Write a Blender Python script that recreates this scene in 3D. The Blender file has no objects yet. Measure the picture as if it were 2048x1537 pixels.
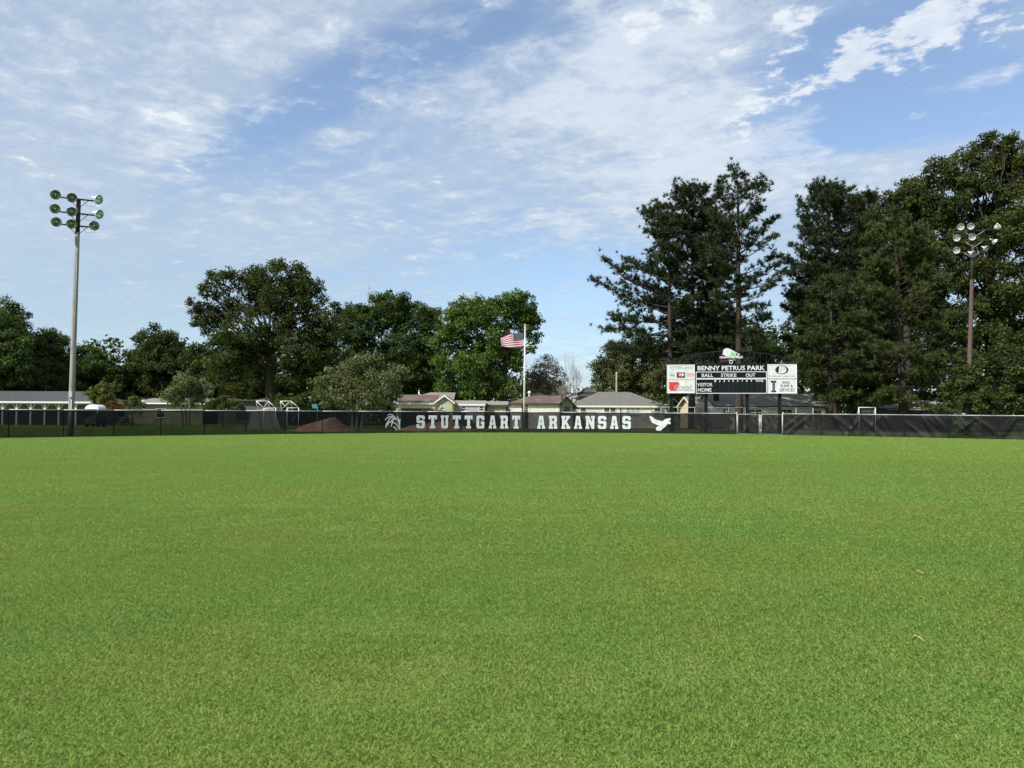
import bpy, math, random
import numpy as np
from mathutils import Vector, Matrix
from mathutils.geometry import tessellate_polygon

random.seed(7)
RNG = np.random.default_rng(11)
S = bpy.context.scene
C = S.collection
R = math.radians

# ------------------------------------------------------------------ camera, sky, sun, exposure
CAM_H, FPX = 1.6, 1570.0
cam_data = bpy.data.cameras.new('camera')
cam = bpy.data.objects.new('camera', cam_data)
C.objects.link(cam)
cam_data.sensor_width = 36.0
cam_data.lens = 36.0 * FPX / 2048.0
cam_data.clip_start = 0.1
cam_data.clip_end = 6000
CAM_ROT = Matrix.Rotation(R(90 + 2.243), 4, 'X') @ Matrix.Rotation(R(0.28), 4, 'Z')
cam.matrix_world = Matrix.Translation((0, 0, CAM_H)) @ CAM_ROT
S.camera = cam


def ray(px, py):
    return (CAM_ROT.to_3x3() @ Vector(((px - 1024) / FPX, -(py - 768.5) / FPX, -1.0))).normalized()


def P(px, py, Y):
    """world point seen at photo pixel (px, py) at distance Y"""
    d = ray(px, py)
    return Vector((0, 0, CAM_H)) + d * (Y / d.y)


def hor(px):
    return 830.0 + (px - 1024) * 10 / 2048


def GX(px, Y):
    return P(px, hor(px), Y).x


def ZP(px, py, Y):
    return P(px, py, Y).z


SUN_DIR = Vector((-0.56, -0.50, 0.66)).normalized()
w = bpy.data.worlds.new('World')
S.world = w
w.use_nodes = True
nt = w.node_tree
nt.nodes.clear()


class NB:
    """small node builder"""

    def __init__(self, tree):
        self.t = tree

    def n(self, typ, **kw):
        node = self.t.nodes.new(typ)
        for k, v in kw.items():
            if k.startswith('i_'):
                key = k[2:]
                key = int(key) if key.isdigit() else key.replace('__', ' ')
                node.inputs[key].default_value = v
            else:
                setattr(node, k, v)
        return node

    def link(self, a, b):
        self.t.links.new(a, b)

    def m(self, op, a, b=None, c=None, clamp=False):
        node = self.t.nodes.new('ShaderNodeMath')
        node.operation = op
        node.use_clamp = clamp
        for i, v in enumerate((a, b, c)):
            if v is None:
                continue
            if isinstance(v, (int, float)):
                node.inputs[i].default_value = v
            else:
                self.link(v, node.inputs[i])
        return node.outputs[0]

    def sstep(self, v, lo, hi):
        node = self.t.nodes.new('ShaderNodeMapRange')
        node.interpolation_type = 'SMOOTHSTEP'
        node.inputs[1].default_value = lo
        node.inputs[2].default_value = hi
        self.link(v, node.inputs[0])
        return node.outputs[0]

    def mix(self, f, a, b, blend='MIX'):
        node = self.t.nodes.new('ShaderNodeMix')
        node.data_type = 'RGBA'
        node.blend_type = blend
        for idx, v in ((0, f), (6, a), (7, b)):
            if isinstance(v, (int, float)):
                node.inputs[idx].default_value = v
            elif isinstance(v, tuple):
                node.inputs[idx].default_value = (*v, 1.0) if len(v) == 3 else v
            else:
                self.link(v, node.inputs[idx])
        return node.outputs[2]

    def noise(self, vec, scale, detail=6, rough=.55, dist=0.0, lac=2.0):
        node = self.t.nodes.new('ShaderNodeTexNoise')
        node.inputs['Scale'].default_value = scale
        node.inputs['Detail'].default_value = detail
        node.inputs['Roughness'].default_value = rough
        node.inputs['Lacunarity'].default_value = lac
        node.inputs['Distortion'].default_value = dist
        if vec is not None:
            self.link(vec, node.inputs['Vector'])
        return node.outputs['Fac']


def build_world():
    b = NB(nt)
    out = b.n('ShaderNodeOutputWorld')
    bg = b.n('ShaderNodeBackground')
    bg.inputs['Strength'].default_value = 0.096
    b.link(bg.outputs[0], out.inputs[0])
    sky = b.n('ShaderNodeTexSky')
    sky.sky_type = 'NISHITA'
    sky.sun_disc = False
    sky.sun_elevation = math.asin(SUN_DIR.z)
    sky.sun_rotation = math.atan2(SUN_DIR.x, SUN_DIR.y)
    sky.air_density = 1.0
    sky.dust_density = 0.6
    sky.ozone_density = 2.0
    tc = b.n('ShaderNodeTexCoord')
    sep = b.n('ShaderNodeSeparateXYZ')
    b.link(tc.outputs['Generated'], sep.inputs[0])
    x, y, z = sep.outputs
    zz = b.m('ADD', b.m('MAXIMUM', z, 0.0), 0.06)
    u = b.m('DIVIDE', x, zz)
    v = b.m('DIVIDE', y, zz)
    # rotated so that one axis runs along the cloud streaks
    ca, sa = math.cos(R(-40)), math.sin(R(-40))
    al = b.m('ADD', b.m('MULTIPLY', u, ca), b.m('MULTIPLY', v, sa))
    ac = b.m('ADD', b.m('MULTIPLY', u, -sa), b.m('MULTIPLY', v, ca))

    def vec(a, c, zoff=0.0):
        cmb = b.n('ShaderNodeCombineXYZ')
        b.link(a, cmb.inputs[0])
        b.link(c, cmb.inputs[1])
        cmb.inputs[2].default_value = zoff
        return cmb.outputs[0]
    v_st = vec(b.m('MULTIPLY', al, 0.55), b.m('MULTIPLY', ac, 1.25), 3.1)
    v_is = vec(al, ac, 7.7)
    v_f = vec(b.m('MULTIPLY', al, 1.0), b.m('MULTIPLY', ac, 1.5), 1.3)
    n1 = b.noise(v_st, 1.15, 7, .58, .7)
    n2 = b.noise(v_f, 4.2, 9, .62, .35)
    n3 = b.noise(v_is, 9.0, 9, .64, .3)
    az = b.m('ARCTAN2', x, y)
    el = b.m('ARCSINE', z)

    def blob(px, py, rx, ry, ang, amp):
        d = ray(px, py)
        a0, e0 = math.atan2(d.x, d.y), math.asin(d.z)
        rx, ry = rx / FPX, ry / FPX
        cc, ss = math.cos(R(ang)), math.sin(R(ang))
        da = b.m('SUBTRACT', az, a0)
        de = b.m('SUBTRACT', el, e0)
        p = b.m('ADD', b.m('MULTIPLY', da, cc / rx), b.m('MULTIPLY', de, ss / rx))
        q = b.m('ADD', b.m('MULTIPLY', da, -ss / ry), b.m('MULTIPLY', de, cc / ry))
        r2 = b.m('ADD', b.m('MULTIPLY', p, p), b.m('MULTIPLY', q, q))
        return b.m('MULTIPLY', b.m('EXPONENT', b.m('MULTIPLY', r2, -1.0)), amp)

    def total(bl):
        s = None
        for t in bl:
            o = blob(*t)
            s = o if s is None else b.m('ADD', s, o)
        return s
    # where the sheet of cloud is thin (blue) or thick
    veil_bias = total([
        (700, 155, 300, 62, 27, -0.42), (990, 60, 210, 60, 10, -0.20), (530, 250, 160, 55, 30, -0.20),
        (1690, 255, 330, 62, 4, -0.40), (1600, 130, 140, 70, 25, -0.26), (1960, 200, 200, 110, 0, -0.26), (1800, 90, 200, 80, 15, -.22),
        (1120, 40, 170, 70, 10, -0.06), (1150, 560, 260, 120, 0, -0.20), (600, 700, 800, 130, 0, -0.10),
        (260, 320, 130, 50, 0, -0.10), (620, 350, 90, 40, 20, -0.10),
        (150, 180, 460, 230, 8, 0.24), (1330, 270, 270, 160, -10, 0.30), (100, 560, 420, 110, 0, .10), (1480, 400, 420, 55, 4, 0.16),
        (1780, 320, 330, 30, 8, 0.15)])
    white_bias = total([
        (310, 235, 90, 40, 10, 0.14), (1310, 235, 260, 150, 0, 0.22), (1180, 110, 140, 60, 0, .08), (180, 200, 300, 120, 8, .05), (1130, 190, 120, 30, 0, 0.08),
        (1370, 20, 150, 46, 10, 0.12), (1975, 160, 90, 20, 0, 0.12), (1480, 330, 160, 60, 10, 0.10), (700, 370, 180, 50, 14, 0.07),
        (1400, 410, 420, 50, 4, 0.10), (1930, 20, 120, 40, 0, .02), (1780, 110, 230, 110, 15, -.13), (500, 60, 300, 60, 8, 0.06), (900, 120, 200, 80, 25, .05)])
    cum_bias = total([
        (1835, 58, 95, 40, 24, 0.22), (1705, 100, 38, 30, 40, 0.17), (1585, 45, 55, 34, 20, 0.15), (1640, 165, 66, 20, 8, 0.16),
        (1720, 128, 34, 16, 0, 0.15), (1790, 135, 20, 14, 0, .14), (1520, 165, 50, 34, 20, 0.13), (1380, 190, 50, 26, 0, .12), (1440, 120, 40, 24, 30, .12),
        (1960, 20, 70, 40, 0, .14), (1370, 15, 120, 34, 8, .14), (1290, 65, 40, 40, 60, .12), (310, 235, 80, 34, 8, .10), (1480, 245, 60, 26, 20, .12)])
    d1 = b.m('ADD', b.m('ADD', b.m('ADD', b.m('MULTIPLY', n1, 0.46), b.m('MULTIPLY', n2, 0.34)), b.m('MULTIPLY', n3, 0.20)), veil_bias)
    veil = b.sstep(d1, 0.17, 0.60)
    d2 = b.m('ADD', b.m('ADD', b.m('MULTIPLY', n2, 0.50), b.m('MULTIPLY', n3, 0.50)), white_bias)
    white = b.sstep(d2, 0.50, 0.76)
    n4 = b.noise(v_is, 20.0, 6, .62, .2)
    d3 = b.m('ADD', b.m('ADD', b.m('MULTIPLY', n3, .62), b.m('MULTIPLY', n4, .38)), cum_bias)
    cum = b.sstep(d3, 0.585, 0.70)
    mott = b.sstep(b.m('ADD', b.m('MULTIPLY', n3, .5), b.m('MULTIPLY', n4, .5)), .40, .62)
    # deep blue of the gaps follows the physical sky
    skyc = b.mix(1.0, sky.outputs[0], (1.0, 1.05, 1.12), 'MULTIPLY')
    veil_col = b.mix(b.sstep(n1, .3, .7), (3.05, 3.75, 4.75), (3.60, 4.20, 4.95))
    veil_col = b.mix(b.sstep(el, .30, .06), veil_col, (3.05, 3.95, 4.75))
    c1 = b.mix(b.m('ADD', b.m('MULTIPLY', veil, b.m('ADD', b.m('MULTIPLY', mott, .26), .53)), 0.20), skyc, veil_col)
    c2 = b.mix(b.m('MULTIPLY', white, 0.72), c1, (4.9, 5.35, 5.9))
    c2 = b.mix(b.m('MULTIPLY', cum, 0.85), c2, b.mix(mott, (4.5, 4.95, 5.7), (5.5, 5.85, 6.2)))
    b.link(c2, bg.inputs['Color'])


build_world()
sun_data = bpy.data.lights.new('sun', 'SUN')
sun_data.energy = 3.9
sun_data.angle = R(0.55)
sun_data.color = (1.0, 0.955, 0.88)
sun = bpy.data.objects.new('sun', sun_data)
C.objects.link(sun)
sun.rotation_euler = (-SUN_DIR).to_track_quat('-Z', 'Y').to_euler()
sun.location = (0, 0, 40)

S.render.engine = 'CYCLES'
S.cycles.use_denoising = True
S.cycles.max_bounces = 6
S.cycles.diffuse_bounces = 3
S.cycles.glossy_bounces = 3
S.cycles.transmission_bounces = 4
S.cycles.transparent_max_bounces = 16
S.cycles.caustics_reflective = False
S.cycles.caustics_refractive = False
S.view_settings.view_transform = 'Standard'
S.view_settings.look = 'None'
S.view_settings.exposure = 0.72
S.view_settings.gamma = 1.0
S.view_settings.use_curve_mapping = False


# ------------------------------------------------------------------ materials
def new_mat(name):
    m = bpy.data.materials.new(name)
    m.use_nodes = True
    m.node_tree.nodes.clear()
    b = NB(m.node_tree)
    out = b.n('ShaderNodeOutputMaterial')
    return m, b, out


def simple(name, col, rough=.6, metal=0.0, var=.12, vscale=6.0, bump=0.0, spec=.4, stretch=(1, 1, 1)):
    m, b, out = new_mat(name)
    p = b.n('ShaderNodeBsdfPrincipled')
    p.inputs['Roughness'].default_value = rough
    p.inputs['Metallic'].default_value = metal
    p.inputs['Specular IOR Level'].default_value = spec
    tc = b.n('ShaderNodeTexCoord')
    mp = b.n('ShaderNodeMapping')
    mp.inputs['Scale'].default_value = stretch
    b.link(tc.outputs['Object'], mp.inputs[0])
    n = b.noise(mp.outputs[0], vscale, 5, .6)
    lo = tuple(c * (1 - var) for c in col)
    hi = tuple(min(1, c * (1 + var)) for c in col)
    b.link(b.mix(b.sstep(n, .3, .7), lo, hi), p.inputs['Base Color'])
    if bump:
        bp = b.n('ShaderNodeBump')
        bp.inputs['Strength'].default_value = bump
        bp.inputs['Distance'].default_value = .02
        b.link(n, bp.inputs['Height'])
        b.link(bp.outputs[0], p.inputs['Normal'])
    b.link(p.outputs[0], out.inputs[0])
    return m


def siding(name, col, period=.15, dark=.75):
    """lap siding: fine relief lines, too small to pick apart at this distance"""
    m, b, out = new_mat(name)
    p = b.n('ShaderNodeBsdfPrincipled')
    p.inputs['Roughness'].default_value = .6
    g = b.n('ShaderNodeNewGeometry')
    sep = b.n('ShaderNodeSeparateXYZ')
    b.link(g.outputs['Position'], sep.inputs[0])
    f = b.m('FRACT', b.m('DIVIDE', sep.outputs[2], period))
    n = b.noise(g.outputs['Position'], 1.7, 5, .6)
    base = b.mix(b.sstep(n, .3, .7), tuple(c * .86 for c in col), tuple(min(1, c * 1.05) for c in col))
    line = b.sstep(f, .0, .14)
    c = b.mix(line, tuple(v * dark for v in col), base)
    b.link(c, p.inputs['Base Color'])
    bp = b.n('ShaderNodeBump')
    bp.inputs['Strength'].default_value = .6
    bp.inputs['Distance'].default_value = .02
    b.link(f, bp.inputs['Height'])
    b.link(bp.outputs[0], p.inputs['Normal'])
    b.link(p.outputs[0], out.inputs[0])
    return m


def shingle(name, col, col2, stain=None):
    m, b, out = new_mat(name)
    p = b.n('ShaderNodeBsdfPrincipled')
    p.inputs['Roughness'].default_value = .85
    g = b.n('ShaderNodeTexCoord')
    br = b.n('ShaderNodeTexBrick')
    br.inputs['Scale'].default_value = 1.0
    br.inputs['Brick Width'].default_value = .5
    br.inputs['Row Height'].default_value = .22
    br.inputs['Mortar Size'].default_value = .012
    br.inputs['Color1'].default_value = (*col, 1)
    br.inputs['Color2'].default_value = (*col2, 1)
    br.inputs['Mortar'].default_value = (*[c * .45 for c in col], 1)
    b.link(g.outputs['Object'], br.inputs['Vector'])
    n = b.noise(g.outputs['Object'], .55, 6, .65)
    c = br.outputs['Color']
    if stain:
        c = b.mix(b.m('MULTIPLY', b.sstep(n, .42, .62), .9), c, stain)
    n2 = b.noise(g.outputs['Object'], 7.0, 4, .7)
    c = b.mix(.5, c, b.mix(n2, (.35, .35, .35), (1.3, 1.3, 1.3)), 'MULTIPLY')
    c = b.mix(1.0, c, (1.25, 1.25, 1.25), 'MULTIPLY')
    b.link(c, p.inputs['Base Color'])
    b.link(p.outputs[0], out.inputs[0])
    return m


def leaf_mat(name, dark, mid, light, trans=.33, rough=.6):
    m, b, out = new_mat(name)
    at = b.n('ShaderNodeAttribute', attribute_name='tint')
    rp = b.n('ShaderNodeValToRGB')
    e = rp.color_ramp.elements
    e[0].position, e[0].color = .1, (*dark, 1)
    e[1].position, e[1].color = .95, (*light, 1)
    k = e.new(.5)
    k.color = (*mid, 1)
    b.link(at.outputs['Fac'], rp.inputs[0])
    p = b.n('ShaderNodeBsdfPrincipled')
    p.inputs['Roughness'].default_value = rough
    p.inputs['Specular IOR Level'].default_value = .2
    b.link(rp.outputs[0], p.inputs['Base Color'])
    t = b.n('ShaderNodeBsdfTranslucent')
    b.link(b.mix(1.0, rp.outputs[0], (1.25, 1.35, .55), 'MULTIPLY'), t.inputs[0])
    mx = b.n('ShaderNodeMixShader')
    mx.inputs[0].default_value = trans
    b.link(p.outputs[0], mx.inputs[1])
    b.link(t.outputs[0], mx.inputs[2])
    b.link(mx.outputs[0], out.inputs[0])
    return m


def lawn_colour(b, vec_out):
    """colour of the turf by its place on the field; shared by soil sheet and blades"""
    def stretched(sx, sy, rot, off=0.0):
        mp = b.n('ShaderNodeMapping')
        mp.inputs['Rotation'].default_value = (0, 0, R(rot))
        mp.inputs['Scale'].default_value = (sx, sy, 1)
        mp.inputs['Location'].default_value = (off, off * .7, 0)
        b.link(vec_out, mp.inputs[0])
        return mp.outputs[0]
    big = b.noise(stretched(.10, .16, 20), 1.0, 4, .55, .4)
    patch = b.noise(stretched(.45, .30, -15, 5.0), 1.0, 5, .6, .5)
    streak = b.noise(stretched(.12, 1.3, 12, 9.0), 1.0, 4, .6, .3)
    fine = b.noise(stretched(3.2, 2.4, 0, 2.0), 1.0, 5, .7)
    olive = (.246, .338, .076)
    green = (.192, .338, .078)
    yellow = (.320, .380, .118)
    c = b.mix(b.sstep(b.m('ADD', b.m('MULTIPLY', patch, .55), b.m('MULTIPLY', big, .45)), .34, .66), olive, green)
    c = b.mix(b.m('MULTIPLY', b.sstep(streak, .48, .74), .34), c, yellow)
    c = b.mix(b.m('MULTIPLY', b.sstep(fine, .46, .74), .45), c, yellow)
    return c


def ground_mat():
    m, b, out = new_mat('turf_soil')
    g = b.n('ShaderNodeNewGeometry')
    c = lawn_colour(b, g.outputs['Position'])
    n = b.noise(g.outputs['Position'], 55, 4, .7)
    c = b.mix(b.sstep(n, .35, .7), b.mix(.30, c, (.07, .072, .022)), c)
    c = b.mix(1.0, c, (.68, .66, .62), 'MULTIPLY')
    p = b.n('ShaderNodeBsdfPrincipled')
    p.inputs['Roughness'].default_value = .9
    p.inputs['Specular IOR Level'].default_value = .1
    b.link(c, p.inputs['Base Color'])
    b.link(p.outputs[0], out.inputs[0])
    return m


def blade_mat():
    m, b, out = new_mat('grass_blade')
    g = b.n('ShaderNodeNewGeometry')
    c = lawn_colour(b, g.outputs['Position'])
    at = b.n('ShaderNodeAttribute', attribute_name='tint')
    c = b.mix(1.0, c, b.mix(at.outputs['Fac'], (.84, .87, .80), (1.40, 1.35, 1.26)), 'MULTIPLY')
    straw = b.sstep(at.outputs['Fac'], .93, .99)
    c = b.mix(b.m('MULTIPLY', straw, .7), c, (.42, .38, .19))
    p = b.n('ShaderNodeBsdfPrincipled')
    p.inputs['Roughness'].default_value = .6
    p.inputs['Specular IOR Level'].default_value = .12
    b.link(c, p.inputs['Base Color'])
    t = b.n('ShaderNodeBsdfTranslucent')
    b.link(c, t.inputs[0])
    mx = b.n('ShaderNodeMixShader')
    mx.inputs[0].default_value = .35
    b.link(p.outputs[0], mx.inputs[1])
    b.link(t.outputs[0], mx.inputs[2])
    b.link(mx.outputs[0], out.inputs[0])
    return m


def screen_mat():
    """open weave windscreen fabric: one sees through it"""
    m, b, out = new_mat('windscreen_fabric')
    tc = b.n('ShaderNodeNewGeometry')
    n = b.noise(tc.outputs['Position'], 1.4, 5, .6)
    p = b.n('ShaderNodeBsdfPrincipled')
    p.inputs['Roughness'].default_value = .5
    p.inputs['Specular IOR Level'].default_value = .12
    b.link(b.mix(n, (.004, .0045, .005), (.009, .0095, .010)), p.inputs['Base Color'])
    t = b.n('ShaderNodeBsdfTransparent')
    mx = b.n('ShaderNodeMixShader')
    b.link(b.m('ADD', b.m('MULTIPLY', n, .11), .042), mx.inputs[0])
    b.link(p.outputs[0], mx.inputs[1])
    b.link(t.outputs[0], mx.inputs[2])
    b.link(mx.outputs[0], out.inputs[0])
    return m


def glass_mat(name, col=(.03, .04, .045)):
    m, b, out = new_mat(name)
    p = b.n('ShaderNodeBsdfPrincipled')
    p.inputs['Base Color'].default_value = (*col, 1)
    p.inputs['Roughness'].default_value = .06
    p.inputs['Specular IOR Level'].default_value = .6
    b.link(p.outputs[0], out.inputs[0])
    return m


def wood_pole_mat(name, c1, c2):
    return simple(name, tuple((a + b_) / 2 for a, b_ in zip(c1, c2)), .85, 0, .35, 5.0, .4, .2, (6, 6, .35))


def dirt_mat():
    m, b, out = new_mat('red_dirt')
    tc = b.n('ShaderNodeTexCoord')
    n = b.noise(tc.outputs['Object'], 1.6, 8, .65)
    p = b.n('ShaderNodeBsdfPrincipled')
    p.inputs['Roughness'].default_value = .95
    p.inputs['Specular IOR Level'].default_value = .1
    b.link(b.mix(b.sstep(n, .3, .7), (.36, .20, .125), (.50, .33, .22)), p.inputs['Base Color'])
    bp = b.n('ShaderNodeBump')
    bp.inputs['Strength'].default_value = .7
    bp.inputs['Distance'].default_value = .1
    b.link(n, bp.inputs['Height'])
    b.link(bp.outputs[0], p.inputs['Normal'])
    b.link(p.outputs[0], out.inputs[0])
    return m


M = dict(
    soil=ground_mat(), blade=blade_mat(), screen=screen_mat(), dirt=dirt_mat(),
    hem=simple('windscreen_hem', (.006, .006, .007), .6),
    galv=simple('galvanised_steel', (.55, .57, .58), .42, .75, .1, 9),
    galvdull=simple('weathered_galvanised_pipe', (.45, .46, .455), .55, .35, .15, 6),
    dpost=simple('dark_fence_post', (.03, .032, .033), .5, .2),
    vinyl=simple('white_vinyl_print', (.55, .575, .59), .6, 0, .14, 2.5, 0, .2),
    white=simple('white_paint', (.68, .69, .67), .5, 0, .06, 3),
    panelwhite=simple('white_sign_face', (.56, .58, .57), .5, 0, .10, 1.3, 0, .3, (1.5, 1, .35)),
    black=simple('black_sign_face', (.006, .007, .009), .6, 0, .1, 3, 0, .12),
    blackpaint=simple('black_painted_steel', (.012, .013, .014), .6, .0, .2, 4, 0, .2),
    ledpanel=simple('dark_score_window', (.008, .013, .013), .5, 0, .2, 2, 0, .15),
    ink=simple('black_ink', (.012, .014, .02), .5, 0, .1),
    greyink=simple('grey_ink', (.34, .36, .38), .5, 0, .1),
    blueink=simple('pale_blue_ink', (.45, .56, .68), .5, 0, .1),
    red=simple('red_print', (.50, .035, .03), .5, 0, .15),
    redscript=simple('pale_red_print', (.62, .20, .18), .5, 0, .1),
    maroon=simple('dark_red_print', (.045, .010, .014), .5, 0, .1),
    green=simple('green_print', (.10, .34, .12), .5, 0, .15),
    lgreen=simple('pale_green_print', (.30, .55, .30), .5, 0, .1),
    poleL=wood_pole_mat('grey_weathered_wood', (.20, .19, .18), (.34, .325, .305)),
    poleR=wood_pole_mat('brown_red_weathered_wood', (.085, .052, .042), (.13, .095, .08)),
    polet=simple('dark_creosote_wood', (.06, .047, .045), .8, 0, .3, 5, .3, .2, (5, 5, .4)),
    arm=simple('dark_steel_arm', (.022, .026, .036), .5, .3),
    reflector=simple('spun_aluminium', (.62, .68, .64), .22, .9, .08, 6),
    glare_white=simple('reflector_painted_glare', (.44, .46, .45), .5, .1, .10, 6),  # pale colour stands for the reflection in the lamp glass
    dishback=simple('weathered_aluminium', (.60, .62, .60), .45, .5, .12, 6),
    bulb=glass_mat('bulb_glass', (.75, .78, .76)),
    conduit=simple('grey_conduit', (.42, .44, .43), .5, .2),
    bark=simple('dark_oak_bark', (.050, .042, .034), .95, 0, .35, 4, .6, .1, (4, 4, .8)),
    pinebark=simple('pine_bark', (.050, .040, .034), .95, 0, .4, 4, .6, .1, (4, 4, .8)),
    greybark=simple('grey_twig_bark', (.22, .20, .18), .9, 0, .25, 5, .3, .1),
    palebark=simple('pale_bare_branch', (.26, .235, .20), .85, 0, .2, 5, .2, .1),
    glass=glass_mat('window_glass'),
    paleglass=glass_mat('pale_window_glass', (.30, .34, .34)),  # paler base colour than the other panes
    flagred=simple('flag_red', (.27, .012, .030), .7, 0, .1),
    flagwhite=simple('flag_white', (.58, .56, .58), .7, 0, .04),
    flagblue=simple('flag_navy', (.010, .010, .028), .7, 0, .1),
    flagpole=simple('white_flagpole_paint', (.74, .74, .68), .4, .1, .05),
    roof_grey=shingle('slate_grey_shingle', (.046, .045, .049), (.060, .059, .062)),
    roof_tan=shingle('weathered_grey_brown_shingle', (.125, .118, .102), (.155, .148, .13)),
    roof_dark=shingle('dark_grey_shingle', (.22, .20, .17), (.26, .24, .205)),
    roof_red=shingle('red_brown_rusted_shingle', (.098, .056, .046), (.12, .078, .060), (.13, .114, .085)),
    roof_brown=shingle('pale_brown_shingle', (.13, .10, .085), (.16, .125, .105)),
    roof_ltgrey=shingle('light_grey_shingle', (.18, .172, .162), (.22, .205, .19)),
    cream=siding('cream_siding', (.74, .62, .44)),
    sage=siding('sage_green_siding', (.42, .43, .28)),
    offwhite=siding('off_white_siding', (.76, .69, .63)),
    greyside=siding('grey_green_siding', (.40, .39, .39)),
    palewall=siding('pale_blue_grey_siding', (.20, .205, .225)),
    olivewall=siding('dull_olive_siding', (.30, .30, .18)),
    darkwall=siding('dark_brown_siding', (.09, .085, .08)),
    trim=simple('white_trim', (.76, .75, .68), .5, 0, .06),
    trimdark=simple('dark_trim', (.05, .045, .04), .6, 0, .1),
    brick=simple('red_brick', (.28, .11, .08), .9, 0, .2, 14),
    strawcol=simple('dry_straw', (.42, .38, .24), .8, 0, .2, 30),
    teal=simple('teal_plastic', (.03, .19, .17), .5, 0, .12),
    tealpole=simple('green_painted_pole', (.05, .16, .13), .5, .2),
    vanwhite=simple('white_car_paint', (.80, .81, .81), .25, 0, .02),
    rubber=simple('black_rubber', (.012, .012, .012), .8),
    concrete=simple('pale_concrete', (.24, .24, .24), .85, 0, .1, 3),
    leaf_green=leaf_mat('bright_broadleaf', (.046, .084, .017), (.092, .150, .028), (.160, .222, .050)),
    leaf_mid=leaf_mat('mid_green_broadleaf', (0.026, 0.047, 0.013), (0.050, 0.083, 0.020), (0.095, 0.133, 0.034)),
    leaf_dark=leaf_mat('dark_oak_leaf', (0.022, 0.035, 0.010), (0.043, 0.062, 0.015), (0.088, 0.107, 0.028)),
    leaf_olive=leaf_mat('olive_leaf', (0.069, 0.083, 0.033), (0.116, 0.138, 0.052), (0.179, 0.196, 0.086), .2),
    leaf_yellow=leaf_mat('yellow_green_leaf', (.062, .078, .018), (.110, .128, .032), (.20, .205, .08)),
    leaf_grey=leaf_mat('dying_grey_leaf', (.10, .09, .068), (.16, .146, .112), (.23, .21, .165), .15),
    leaf_red=leaf_mat('reddish_hedge_leaf', (.07, .035, .016), (.13, .065, .022), (.15, .11, .035), .2),
    needle=leaf_mat('pine_needle', (0.015, 0.026, 0.010), (0.029, 0.046, 0.016), (0.065, 0.081, 0.028), .15),
    needle_olive=leaf_mat('olive_pine_needle', (0.024, 0.038, 0.012), (0.047, 0.066, 0.018), (0.095, 0.109, 0.028), .15),
)


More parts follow.
